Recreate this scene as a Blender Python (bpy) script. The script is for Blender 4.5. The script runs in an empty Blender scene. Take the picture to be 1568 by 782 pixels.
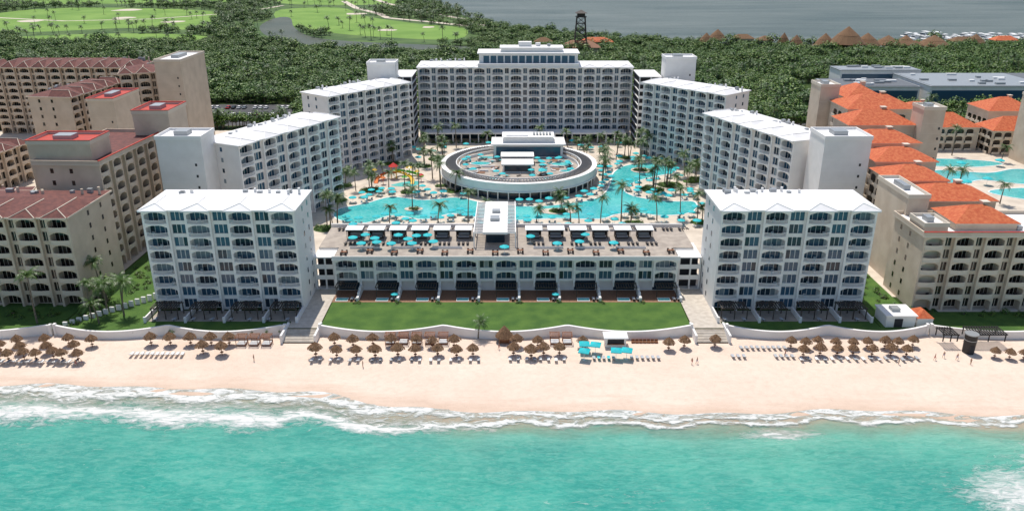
import bpy, math, random
from mathutils import Vector, Matrix
random.seed(7)
R=random.random
def U(a,b): return a+(b-a)*R()
scene=bpy.context.scene
COL=scene.collection

# ------------------------------------------------------------ materials
def mat(name,c,rough=.7,c2=None,scale=1.0,detail=4,bump=0.0,bscale=None,metal=0,spec=.5,lo=.35,hi=.65,c3=None):
    m=bpy.data.materials.new(name); m.use_nodes=True
    nt=m.node_tree; p=nt.nodes['Principled BSDF']
    p.inputs['Base Color'].default_value=(*c,1); p.inputs['Roughness'].default_value=rough
    p.inputs['Metallic'].default_value=metal; p.inputs['Specular IOR Level'].default_value=spec
    geo=nt.nodes.new('ShaderNodeNewGeometry')
    if c2 is not None:
        n=nt.nodes.new('ShaderNodeTexNoise'); n.inputs['Scale'].default_value=scale; n.inputs['Detail'].default_value=detail
        nt.links.new(geo.outputs['Position'],n.inputs['Vector'])
        r=nt.nodes.new('ShaderNodeValToRGB'); r.color_ramp.elements[0].position=lo; r.color_ramp.elements[1].position=hi
        r.color_ramp.elements[0].color=(*c,1); r.color_ramp.elements[1].color=(*c2,1)
        if c3 is not None:
            e=r.color_ramp.elements.new((lo+hi)/2); e.color=(*c3,1)
        nt.links.new(n.outputs['Fac'],r.inputs['Fac']); nt.links.new(r.outputs['Color'],p.inputs['Base Color'])
    if bump>0:
        n2=nt.nodes.new('ShaderNodeTexNoise'); n2.inputs['Scale'].default_value=bscale or scale*4; n2.inputs['Detail'].default_value=6
        nt.links.new(geo.outputs['Position'],n2.inputs['Vector'])
        b=nt.nodes.new('ShaderNodeBump'); b.inputs['Strength'].default_value=bump; b.inputs['Distance'].default_value=.3
        nt.links.new(n2.outputs['Fac'],b.inputs['Height']); nt.links.new(b.outputs['Normal'],p.inputs['Normal'])
    return m
M={}
M['white']=mat('white_stucco',(.84,.82,.79),.85,(.78,.76,.73),.3,7,.05,6,spec=.3)
M['white2']=mat('white_trim',(.86,.84,.81),.7,spec=.3)
M['roofw']=mat('white_roof_membrane',(.82,.81,.80),.75,(.71,.70,.69),.2,8)
M['glassa']=mat('glass_blue',(.04,.10,.16),.12)
M['glassb']=mat('glass_dark',(.015,.035,.055),.1)
M['glassc']=mat('glass_curtain',(.22,.27,.30),.3)
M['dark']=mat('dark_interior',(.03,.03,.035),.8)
M['darkwood']=mat('dark_pergola_wood',(.045,.035,.03),.7,(.07,.055,.045),1.5)
M['tan']=mat('tan_stucco',(.66,.54,.42),.85,(.57,.46,.35),.25,7,.05,5,spec=.3)
M['tan2']=mat('tan_trim',(.66,.56,.45),.85)
M['tanr']=mat('cream_stucco',(.68,.58,.46),.85,(.58,.48,.37),.25,7,.05,5,spec=.3)
M['tanr2']=mat('cream_trim',(.68,.60,.49),.85)
M['brownroof']=mat('maroon_roof',(.11,.035,.03),.8,(.18,.06,.045),.8,6,.3,3)
M['orange']=mat('orange_tile_roof',(.48,.085,.025),.8,(.62,.17,.06),1.2,6,.5,3)
M['redroof']=mat('red_roof_trim',(.55,.045,.025),.7,(.42,.06,.04),1)
M['tanglass']=mat('dark_window',(.015,.013,.012),.15)
M['tanglass2']=mat('brown_window',(.06,.045,.035),.25)
M['deck']=mat('terrace_paving',(.44,.38,.315),.8,(.33,.28,.235),.5,7)
M['wdeck']=mat('wooden_deck',(.30,.15,.08),.75,(.20,.10,.06),2,6)
M['pave']=mat('cream_paving',(.68,.59,.48),.8,(.54,.46,.37),.22,8)
M['walk']=mat('walkway_stone',(.60,.54,.46),.8,(.48,.42,.35),.8,6)
M['lawn']=mat('lawn_grass',(.042,.110,.012),.9,(.078,.160,.020),.25,9,.5,6)
M['fair']=mat('fairway_grass',(.12,.24,.025),.9,(.19,.32,.05),.02,6)
M['rough_g']=mat('rough_grass',(.035,.085,.014),.9,(.09,.155,.03),.03,6)
M['asphalt']=mat('asphalt',(.05,.05,.052),.85,(.07,.07,.07),.5)
M['paint']=mat('road_paint',(.75,.75,.72),.6)
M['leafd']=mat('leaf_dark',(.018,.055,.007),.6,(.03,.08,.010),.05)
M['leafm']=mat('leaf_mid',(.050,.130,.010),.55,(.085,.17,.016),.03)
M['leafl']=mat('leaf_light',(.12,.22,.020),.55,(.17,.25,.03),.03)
M['palml']=mat('palm_leaf',(.035,.095,.012),.45,(.075,.14,.022),.6)
M['palmy']=mat('palm_leaf_old',(.16,.17,.05),.6)
M['bark']=mat('palm_bark',(.22,.18,.14),.9,(.14,.11,.08),3)
M['thatch']=mat('thatch',(.15,.08,.04),.95,(.29,.17,.09),2.5,6,.8,9)
M['wood']=mat('wood',(.30,.12,.05),.7,(.20,.08,.035),2)
M['turq']=mat('turquoise_canvas',(.005,.46,.50),.7,(.01,.54,.57),1)
M['canvas']=mat('white_canvas',(.82,.82,.80),.8)
M['grayc']=mat('grey_cushion',(.42,.44,.46),.8)
M['brownc']=mat('brown_lounger',(.06,.045,.04),.7)
M['metal']=mat('grey_metal',(.35,.37,.38),.45,metal=.4)
M['louv']=mat('grey_louvre',(.13,.135,.14),.5)
M['black']=mat('black_metal',(.015,.015,.017),.5)
M['yellow']=mat('yellow_plastic',(.75,.50,.03),.35)
M['oran']=mat('orange_plastic',(.75,.18,.02),.35)
M['green']=mat('green_plastic',(.12,.5,.06),.35)
M['red']=mat('red_plastic',(.6,.03,.02),.35)
M['skin']=mat('skin',(.45,.26,.17),.6)
M['swimr']=mat('swimwear_red',(.5,.03,.04),.7)
M['swimb']=mat('swimwear_blue',(.03,.08,.35),.7)
M['hair']=mat('hair',(.03,.02,.015),.8)
M['bunker']=mat('bunker_sand',(.6,.52,.42),.9)
M['canal']=mat('canal_water',(.075,.09,.065),.5,(.10,.11,.08),.02,4,.1,.5,spec=.15)
M['tyre']=mat('tyre',(.02,.02,.02),.8)

def N(nt,t,**k):
    n=nt.nodes.new(t)
    for a,b in k.items(): setattr(n,a,b)
    return n
def mth(nt,op,a,b=None,clamp=False):
    n=N(nt,'ShaderNodeMath',operation=op,use_clamp=clamp)
    for i,x in enumerate((a,b)):
        if x is None: continue
        if isinstance(x,(int,float)): n.inputs[i].default_value=x
        else: nt.links.new(x,n.inputs[i])
    return n.outputs[0]
def ramp(nt,fac,stops,interp='LINEAR'):
    r=N(nt,'ShaderNodeValToRGB'); cr=r.color_ramp; cr.interpolation=interp
    while len(cr.elements)<len(stops): cr.elements.new(.5)
    for e,(p,c) in zip(cr.elements,stops):
        e.position=p; e.color=(*c,1) if not isinstance(c,(int,float)) else (c,c,c,1)
    nt.links.new(fac,r.inputs['Fac']); return r.outputs['Color']
def noise(nt,vec,scale,detail=5,rough=.5,dist=0):
    n=N(nt,'ShaderNodeTexNoise'); n.inputs['Scale'].default_value=scale; n.inputs['Detail'].default_value=detail
    n.inputs['Roughness'].default_value=rough; n.inputs['Distortion'].default_value=dist
    nt.links.new(vec,n.inputs['Vector']); return n.outputs['Fac']
def mixc(nt,f,a,b,mode='MIX'):
    n=N(nt,'ShaderNodeMix',data_type='RGBA',blend_type=mode)
    for s,x in ((0,f),(6,a),(7,b)):
        if isinstance(x,(int,float)): n.inputs[s].default_value=x
        elif isinstance(x,tuple): n.inputs[s].default_value=(*x,1)
        else: nt.links.new(x,n.inputs[s])
    return n.outputs[2]
def vscale(nt,vec,s):
    n=N(nt,'ShaderNodeMapping'); n.inputs['Scale'].default_value=s; nt.links.new(vec,n.inputs['Vector']); return n.outputs[0]

def make_sea():
    m=bpy.data.materials.new('sea_water'); m.use_nodes=True; nt=m.node_tree; p=nt.nodes['Principled BSDF']; out=nt.nodes['Material Output']
    geo=N(nt,'ShaderNodeNewGeometry').outputs['Position']
    s=N(nt,'ShaderNodeAttribute',attribute_name='shore').outputs['Fac']
    fw=N(nt,'ShaderNodeAttribute',attribute_name='foamw').outputs['Fac']
    pt=N(nt,'ShaderNodeAttribute',attribute_name='patch').outputs['Fac']
    st=vscale(nt,geo,(.55,1.3,1))
    n1=noise(nt,geo,.07,6,.55); n2=noise(nt,st,.16,9,.66,.7); n3=noise(nt,st,.6,10,.75,.9); n4=noise(nt,geo,.035,5,.55)
    n5=noise(nt,vscale(nt,geo,(.7,1.6,1)),.7,9,.72,.6)
    sd=mth(nt,'ADD',s,mth(nt,'MULTIPLY',mth(nt,'SUBTRACT',n1,.5),22))
    col=ramp(nt,mth(nt,'DIVIDE',sd,60,True),[(0,(.42,.50,.36)),(.08,(.26,.50,.37)),(.2,(.12,.47,.355)),(.45,(.048,.42,.33)),(1,(.026,.38,.31))])
    light=ramp(nt,n2,[(.44,0.),(.66,1.)])
    col=mixc(nt,mth(nt,'MULTIPLY',light,.5),col,(.19,.57,.45))
    dk=ramp(nt,n4,[(.40,1.),(.58,0.)])
    col=mixc(nt,mth(nt,'MULTIPLY',dk,.55),col,(.014,.29,.25))
    fine=ramp(nt,n5,[(.46,0.),(.68,1.)])
    col=mixc(nt,mth(nt,'MULTIPLY',fine,.34),col,(.33,.66,.54))
    fdk=ramp(nt,n5,[(.32,1.),(.47,0.)])
    col=mixc(nt,mth(nt,'MULTIPLY',fdk,.35),col,(.012,.27,.23))
    sn=mth(nt,'DIVIDE',mth(nt,'ADD',s,mth(nt,'MULTIPLY',mth(nt,'SUBTRACT',n1,.5),10)),fw,True)
    F=ramp(nt,sn,[(0,.80),(.10,.98),(.24,.62),(.42,.60),(.60,1.0),(.78,.60),(1,0.)])
    f1=ramp(nt,mth(nt,'SUBTRACT',mth(nt,'ADD',mth(nt,'MULTIPLY',F,.42),n3),.66),[(0.0,0.),(.22,1.)])
    f2=ramp(nt,mth(nt,'SUBTRACT',mth(nt,'ADD',mth(nt,'MULTIPLY',pt,.44),n3),.70),[(0.0,0.),(.24,.95)])
    foam=mth(nt,'MAXIMUM',f1,f2)
    streak=ramp(nt,noise(nt,vscale(nt,geo,(.7,2.2,1)),.35,9,.78,1.2),[(.61,0.),(.80,.6)])
    foam=mth(nt,'MAXIMUM',foam,streak)
    col=mixc(nt,foam,col,(.84,.84,.80))
    nt.links.new(col,p.inputs['Base Color'])
    p.inputs['Specular IOR Level'].default_value=.35
    nt.links.new(mth(nt,'ADD',mth(nt,'MULTIPLY',foam,.6),.18),p.inputs['Roughness'])
    h=mth(nt,'ADD',noise(nt,vscale(nt,geo,(.5,1.5,1)),.6,10,.7),mth(nt,'MULTIPLY',foam,.25))
    b=N(nt,'ShaderNodeBump'); b.inputs['Strength'].default_value=.8; b.inputs['Distance'].default_value=1.1
    nt.links.new(h,b.inputs['Height']); nt.links.new(b.outputs['Normal'],p.inputs['Normal'])
    tr=N(nt,'ShaderNodeBsdfTransparent'); mx=N(nt,'ShaderNodeMixShader')
    a=mth(nt,'MAXIMUM',mth(nt,'DIVIDE',mth(nt,'ADD',s,mth(nt,'MULTIPLY',mth(nt,'SUBTRACT',n2,.45),6)),9,True),foam)
    nt.links.new(a,mx.inputs[0]); nt.links.new(tr.outputs[0],mx.inputs[1]); nt.links.new(p.outputs[0],mx.inputs[2])
    nt.links.new(mx.outputs[0],out.inputs['Surface'])
    return m
M['sea']=make_sea()

def make_ground():
    m=bpy.data.materials.new('ground_sand'); m.use_nodes=True; nt=m.node_tree; p=nt.nodes['Principled BSDF']
    geo=N(nt,'ShaderNodeNewGeometry').outputs['Position']
    s=N(nt,'ShaderNodeAttribute',attribute_name='shore').outputs['Fac']
    n1=noise(nt,geo,.06,6); n2=noise(nt,geo,.6,8,.7); n3=noise(nt,vscale(nt,geo,(.25,1.4,1)),.35,6,.6)
    col=ramp(nt,n1,[(.3,(.75,.59,.475)),(.7,(.82,.675,.555))])
    col=mixc(nt,mth(nt,'MULTIPLY',ramp(nt,n2,[(.45,0.),(.75,1.)]),.45),col,(.58,.45,.35))
    col=mixc(nt,mth(nt,'MULTIPLY',ramp(nt,n3,[(.5,0.),(.7,1.)]),.25),col,(.66,.52,.41))
    w=mth(nt,'DIVIDE',mth(nt,'ADD',mth(nt,'ADD',s,6.0),mth(nt,'MULTIPLY',mth(nt,'SUBTRACT',n3,.5),11)),9,True)
    col=mixc(nt,w,col,(.58,.41,.30))
    sep=N(nt,'ShaderNodeSeparateXYZ'); nt.links.new(geo,sep.inputs[0])
    inl=mth(nt,'GREATER_THAN',sep.outputs[1],170.6)
    gcol=ramp(nt,noise(nt,geo,.03,6),[(.35,(.03,.06,.012)),(.65,(.06,.095,.02))])
    col=mixc(nt,inl,col,gcol)
    nt.links.new(col,p.inputs['Base Color']); p.inputs['Roughness'].default_value=.9
    p.inputs['Specular IOR Level'].default_value=.2
    b=N(nt,'ShaderNodeBump'); b.inputs['Strength'].default_value=.6; b.inputs['Distance'].default_value=.4
    nt.links.new(noise(nt,geo,1.1,9,.72),b.inputs['Height']); nt.links.new(b.outputs['Normal'],p.inputs['Normal'])
    return m
M['ground']=make_ground()

def make_pool():
    m=bpy.data.materials.new('pool_water'); m.use_nodes=True; nt=m.node_tree; p=nt.nodes['Principled BSDF']
    geo=N(nt,'ShaderNodeNewGeometry').outputs['Position']
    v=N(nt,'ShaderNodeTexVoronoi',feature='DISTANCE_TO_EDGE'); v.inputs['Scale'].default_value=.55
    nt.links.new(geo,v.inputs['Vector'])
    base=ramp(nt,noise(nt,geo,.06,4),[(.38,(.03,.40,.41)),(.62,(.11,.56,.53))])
    col=mixc(nt,mth(nt,'MULTIPLY',ramp(nt,v.outputs['Distance'],[(0.,1.),(.12,0.)]),.3),base,(.3,.74,.70))  # pale cell edges: caustic light painted into the water colour
    nt.links.new(col,p.inputs['Base Color']); p.inputs['Roughness'].default_value=.08
    b=N(nt,'ShaderNodeBump'); b.inputs['Strength'].default_value=.15
    nt.links.new(noise(nt,geo,1.5,4),b.inputs['Height']); nt.links.new(b.outputs['Normal'],p.inputs['Normal'])
    return m
M['pool']=make_pool()
def make_lagoon():
    m=bpy.data.materials.new('lagoon_water'); m.use_nodes=True; nt=m.node_tree; p=nt.nodes['Principled BSDF']
    geo=N(nt,'ShaderNodeNewGeometry').outputs['Position']
    c=ramp(nt,noise(nt,vscale(nt,geo,(.25,1,1)),.015,9,.7,.5),[(.35,(.10,.14,.14)),(.65,(.19,.225,.215))])
    nt.links.new(c,p.inputs['Base Color']); p.inputs['Roughness'].default_value=.6; p.inputs['Specular IOR Level'].default_value=.15
    b=N(nt,'ShaderNodeBump'); b.inputs['Strength'].default_value=1.0; b.inputs['Distance'].default_value=4
    nt.links.new(noise(nt,vscale(nt,geo,(.6,1,1)),.10,9,.75),b.inputs['Height']); nt.links.new(b.outputs['Normal'],p.inputs['Normal'])
    return m
M['lagoon']=make_lagoon()

# ------------------------------------------------------------ mesh builder
class MB:
    def __init__(s): s.v=[]; s.f=[]; s.m=[]; s.ml=[]
    def mi(s,k):
        if k not in s.ml: s.ml.append(k)
        return s.ml.index(k)
    def poly(s,k,pts):
        i=len(s.v); s.v.extend(pts); s.f.append(tuple(range(i,i+len(pts)))); s.m.append(s.mi(k))
    def box(s,k,x0,x1,y0,y1,z0,z1):
        i=len(s.v); s.v.extend([(x0,y0,z0),(x1,y0,z0),(x1,y1,z0),(x0,y1,z0),(x0,y0,z1),(x1,y0,z1),(x1,y1,z1),(x0,y1,z1)])
        q=s.mi(k)
        for f in ((0,3,2,1),(4,5,6,7),(0,1,5,4),(1,2,6,5),(2,3,7,6),(3,0,4,7)):
            s.f.append(tuple(i+a for a in f)); s.m.append(q)
    def beam(s,k,a,b,w,h=None):
        a=Vector(a); b=Vector(b); d=(b-a).normalized(); h=h or w
        up=Vector((0,0,1)) if abs(d.z)<.95 else Vector((1,0,0))
        r=d.cross(up).normalized()*w/2; u=r.cross(d).normalized()*h/2
        i=len(s.v); q=s.mi(k)
        for c in (a,b):
            for sr,su in ((-1,-1),(1,-1),(1,1),(-1,1)): s.v.append(tuple(c+r*sr+u*su))
        for f in ((0,1,2,3),(7,6,5,4),(0,4,5,1),(1,5,6,2),(2,6,7,3),(3,7,4,0)):
            s.f.append(tuple(i+x for x in f)); s.m.append(q)
    def cyl(s,k,cx,cy,z0,z1,r0,r1=None,n=12,cap=True,tx=0,ty=0):
        r1=r0 if r1 is None else r1; i=len(s.v); q=s.mi(k)
        for z,r,ox,oy in ((z0,r0,0,0),(z1,r1,tx,ty)):
            for j in range(n):
                a=2*math.pi*j/n; s.v.append((cx+ox+r*math.cos(a),cy+oy+r*math.sin(a),z))
        for j in range(n):
            s.f.append((i+j,i+(j+1)%n,i+n+(j+1)%n,i+n+j)); s.m.append(q)
        if cap: s.f.append(tuple(i+n+j for j in range(n))); s.m.append(q)
    def hip(s,k,x0,x1,y0,y1,z,h):
        w=x1-x0; d=y1-y0
        if w>=d: a=(x0+d/2,(y0+y1)/2,z+h); b=(x1-d/2,(y0+y1)/2,z+h)
        else: a=((x0+x1)/2,y0+w/2,z+h); b=((x0+x1)/2,y1-w/2,z+h)
        A,B_,C,D=(x0,y0,z),(x1,y0,z),(x1,y1,z),(x0,y1,z)
        if w>=d:
            s.poly(k,[A,B_,b,a]); s.poly(k,[B_,C,b]); s.poly(k,[C,D,a,b]); s.poly(k,[D,A,a])
        else:
            s.poly(k,[A,B_,a]); s.poly(k,[B_,C,b,a]); s.poly(k,[C,D,b]); s.poly(k,[D,A,a,b])
    def mesh(s,name,smooth=False):
        me=bpy.data.meshes.new(name); me.from_pydata(s.v,[],s.f)
        for k in s.ml: me.materials.append(M[k])
        me.polygons.foreach_set('material_index',s.m)
        if smooth: me.polygons.foreach_set('use_smooth',[True]*len(s.f))
        me.update(); return me
    def obj(s,name,parent=None,loc=(0,0,0),rot=0,smooth=False):
        o=bpy.data.objects.new(name,s.mesh(name,smooth)); COL.objects.link(o); o.location=loc; o.rotation_euler=(0,0,rot)
        if parent: o.parent=parent
        return o
def inst(name,me,loc,rot=0,sc=1):
    o=bpy.data.objects.new(name,me); COL.objects.link(o); o.location=loc; o.rotation_euler=(0,0,rot)
    o.scale=(sc,sc,sc) if not isinstance(sc,tuple) else sc
    return o
def empty(name,loc,rot=0):
    e=bpy.data.objects.new(name,None); COL.objects.link(e); e.location=loc; e.rotation_euler=(0,0,rot); e.empty_display_size=.1; return e
def sheet(name,pts,z,k,th=0):
    b=MB(); b.poly(k,[(x,y,z) for x,y in pts])
    o=b.obj(name); me=o.data
    if me.polygons[0].normal.z<0: me.flip_normals()
    return o
def rect(x0,x1,y0,y1): return [(x0,y0),(x1,y0),(x1,y1),(x0,y1)]
def smooth(pts,n=6):
    out=[]; L=len(pts)
    for i in range(L):
        p0,p1,p2,p3=[Vector(pts[(i+k-1)%L]) for k in range(4)]
        for j in range(n):
            t=j/n; out.append(tuple(.5*((2*p1)+(p2-p0)*t+(2*p0-5*p1+4*p2-p3)*t*t+(3*p1-p0-3*p2+p3)*t**3)))
    return out
def inside(x,y,poly):
    c=False; n=len(poly); j=n-1
    for i in range(n):
        xi,yi=poly[i]; xj,yj=poly[j]
        if (yi>y)!=(yj>y) and x<(xj-xi)*(y-yi)/(yj-yi)+xi: c=not c
        j=i
    return c

# ------------------------------------------------------------ shore
def lerp_table(x,T):
    if x<=T[0][0]: return T[0][1]
    for (a,b),(c,d) in zip(T,T[1:]):
        if x<=c:
            t=(x-a)/(c-a); t=t*t*(3-2*t); return b+(d-b)*t
    return T[-1][1]
def Ys(x): return lerp_table(x,[(-200,148),(-105,146.8),(-70,146.8),(-45,144),(-22,139),(5,136.5),(60,137),(110,136),(200,134)])+.8*math.sin(x*.11)+.5*math.sin(x*.31+1)
def FW(x): return lerp_table(x,[(-200,17),(-60,16),(-35,13),(0,6.5),(30,4),(60,5),(80,5),(110,3.5)])
SEA=-2.2
def axis(a,b,st,pre,post):
    r=list(pre); x=a
    while x<=b: r.append(x); x+=st
    return r+list(post)
xs=axis(-200,200,2.5,[-5000,-2500,-1200,-700,-450,-320,-250],[250,320,450,700,1200,2500,5000])
def grid(name,ys,fz,mk,attrs):
    v=[(x,y,fz(x,y)) for y in ys for x in xs]; W=len(xs)
    f=[(j*W+i,j*W+i+1,(j+1)*W+i+1,(j+1)*W+i) for j in range(len(ys)-1) for i in range(W-1)]
    me=bpy.data.meshes.new(name); me.from_pydata(v,[],f); me.materials.append(M[mk])
    me.polygons.foreach_set('use_smooth',[True]*len(f))
    for an,fn in attrs.items():
        a=me.attributes.new(an,'FLOAT','POINT'); a.data.foreach_set('value',[fn(x,y) for x,y,_ in v])
    o=bpy.data.objects.new(name,me); COL.objects.link(o); return o
def gz(x,y):
    i=y-Ys(x)
    if y>=170.5: return -0.05
    if i>0: return min(-1.5,SEA-.05+.045*i)
    return max(-8,SEA-.05+.06*i)
grid('ground',axis(90,170,1.0,[-4000,-1000,-200,0,60],[170.4,170.6,200,400,1000,3000,9000]),gz,'ground',{'shore':lambda x,y:Ys(x)-y if y<175 else -50})
def gauss(x,y,cx,cy,a,b): return math.exp(-((x-cx)/a)**2-((y-cy)/b)**2)
def sz(x,y):
    d=Ys(x)-y
    w=.5*math.exp(-((d-10)/2.6)**2)*lerp_table(x,[(-120,1),(-30,1),(0,.3),(60,.5)])
    if 60<y<150 and abs(x)<200: w+=.09*math.sin(y*.7+x*.05+.8*math.sin(x*.08))+.06*math.sin(x*.23+y*.4)
    return SEA+w*(1 if d>0 else 0)
grid('sea',axis(84,152,1.0,[-5000,-1000,-200,0,40,60,75],[]),sz,'sea',
  {'shore':lambda x,y:Ys(x)-y,'foamw':lambda x,y:FW(x),
   'patch':lambda x,y:min(1,gauss(x,y,51,130,9,2.4)+1.0*gauss(x,y,88,112,13,9)+.3*gauss(x,y,-85,126,25,3)+.45*gauss(x,y,-20,131,26,2.5)+.5*gauss(x,y,100,126,9,6)+.35*gauss(x,y,20,110,22,6))})

# ------------------------------------------------------------ inland sheets
sheet('lagoon',[(-128,1319),(-71,1073),(-17,888),(61,804),(129,750),(256,702),(357,725),(462,735),(800,700),(3000,600),(6000,600),(6000,9000),(-900,9000),(-400,2400),(-180,1600)],.03,'lagoon')
FAIR=[smooth([(-661,1073),(-604,1159),(-416,1115),(-359,1000),(-333,868),(-415,880),(-487,840),(-570,880)],4),
      smooth([(-313,1125),(-240,1159),(-181,1024),(-104,925),(-51,878),(-52,776),(-118,790),(-190,840),(-270,960)],4),
      smooth([(-900,1230),(-600,1235),(-440,1250),(-420,1340),(-600,1330),(-900,1380)],4),
      smooth([(-480,790),(-400,825),(-310,810),(-280,770),(-380,755)],4),
      smooth([(-330,1230),(-200,1215),(-165,1300),(-260,1400),(-380,1360)],4)]
for f in FAIR: sheet('golf_fairway',f,.02,'fair')
GOLF=[(-1500,735),(-200,735),(-40,735),(-10,870),(-70,1070),(-130,1320),(-200,1600),(-1500,1600)]
sheet('golf_course_rough',GOLF,.0,'rough_g')
CANAL=smooth([(-285,1000),(-275,900),(-235,795),(-178,728),(-47,692),(-40,718),(-135,752),(-190,790),(-232,880),(-268,1000)],4)
sheet('canal',CANAL,.04,'canal')
for c,r in (((-470,1000),16),((-200,1060),14),((-130,860),10),((-520,1120),18),((-390,950),12),((-90,890),8),((-560,960),14)):
    sheet('golf_bunker',smooth([(c[0]+r*U(.7,1.3)*math.cos(a),c[1]+r*U(.7,1.3)*math.sin(a)) for a in [i*math.pi/4 for i in range(8)]],3),.06,'bunker')
def strip(name,pts,w,z,k):
    b=MB(); P=[Vector(p) for p in pts]; L=[];Rr=[]
    for i,p in enumerate(P):
        d=(P[min(i+1,len(P)-1)]-P[max(i-1,0)]).normalized(); n=Vector((-d.y,d.x))*w/2
        L.append(p+n);Rr.append(p-n)
    for i in range(len(P)-1): b.poly(k,[(*Rr[i],z),(*Rr[i+1],z),(*L[i+1],z),(*L[i],z)])
    return b.obj(name)
strip('golf_path',[(-260,1290),(-215,1150),(-170,1060),(-150,1000),(-95,950),(-45,900),(-25,860)],9,.08,'pave')
strip('golf_path',[(-640,1010),(-520,960),(-430,985),(-350,1080),(-330,1200)],6,.08,'pave')
strip('golf_path',[(-240,1400),(-190,1250),(-120,1100),(-60,990),(-30,900)],8,.09,'pave')

sheet('resort_paving',rect(-104,106,189,392),.0,'pave')
sheet('garden_lawn',rect(-108.5,-89.5,171,232),.01,'lawn')
sheet('garden_lawn',rect(88.5,99,171,235),.01,'lawn')
POOL=smooth([(-60,255),(-59.6,262),(-51.7,268),(-43.5,275.6),(-31.4,272),(-20,275),(-9,268),(2.6,265),(13,265.5),(22,269),(28,272),(33,278),(36,286),(38.5,297),(41,309),(47,319),(56,323),(63,319),(66,313),(64,308),(58,304),(50,298),(44,291),(41.5,284),(44,277),(51,272),(58,270.5),(64.5,270),(63.5,262.5),(59,257),(50,255),(42,258),(35,256),(29,251.5),(14,252),(1.3,250),(-9.6,252),(-20,257),(-29,251),(-40.4,255),(-48,247.5),(-56,249.5)],5)
def pool(name,poly,z=.03,w=.5):
    e=empty(name,(0,0,0))
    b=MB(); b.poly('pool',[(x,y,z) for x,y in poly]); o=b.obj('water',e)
    if o.data.polygons[0].normal.z<0:o.data.flip_normals()
    b=MB(); n=len(poly)
    cen=[]
    for i in range(n):
        a=Vector(poly[i-1]);c=Vector(poly[(i+1)%n]); d=(c-a).normalized(); cen.append(Vector((-d.y,d.x)))
    area=sum(poly[i][0]*poly[(i+1)%n][1]-poly[(i+1)%n][0]*poly[i][1] for i in range(n)); sg=-1 if area>0 else 1
    for i in range(n):
        j=(i+1)%n; p=Vector(poly[i]);q=Vector(poly[j]); po=p+cen[i]*w*sg; qo=q+cen[j]*w*sg; h=z+.09
        b.poly('white2',[(*p,h),(*q,h),(*qo,h),(*po,h)]); b.poly('white2',[(*p,z-.02),(*q,z-.02),(*q,h),(*p,h)]); b.poly('white2',[(*po,0),(*qo,0),(*qo,h),(*po,h)])
    b.obj('coping',e); return e
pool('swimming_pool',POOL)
for cx_,cy_,ra,rb in ((15.8,259.5,6.5,3.4),(52,312,4,4.2),(-34,262,3.2,2.2)):
    sheet('pool_island_paving',smooth([(cx_+ra*math.cos(a*.785),cy_+rb*math.sin(a*.785)) for a in range(8)],4),.13,'pave')
sheet('central_lawn',rect(-46,43,170.3,186),.02,'lawn')
sheet('front_lawn',rect(-90,-54,170.3,180),.02,'lawn')
sheet('front_lawn',rect(51,88.3,170.3,180),.02,'lawn')
sheet('neighbour_lawn',rect(-170,-109,170.3,200),.02,'lawn')
sheet('neighbour_lawn',rect(99.5,170,170.3,180),.02,'lawn')
sheet('walkway',rect(-53.7,-46.3,171,200),.025,'walk')
sheet('walkway',rect(43.3,50.7,171,200),.025,'walk')
sheet('neighbour_paving',rect(106.5,260,180,388),.0,'pave')
sheet('neighbour_paving',rect(-260,-109,200.2,385),-.01,'pave')
sheet('road',rect(-500,500,396,408),.01,'asphalt')
b=MB()
for y0 in (395.7,408.0): b.box('walk',-500,500,y0,y0+.3,-.05,.13)
b.obj('kerb')
b=MB(); x=-500
while x<500: b.poly('paint',[(x,401.9,.02),(x+3,401.9,.02),(x+3,402.1,.02),(x,402.1,.02)]); x+=8
b.obj('road_marking')
sheet('parking_lot',rect(-170,-118,412,452),.01,'asphalt')

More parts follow.
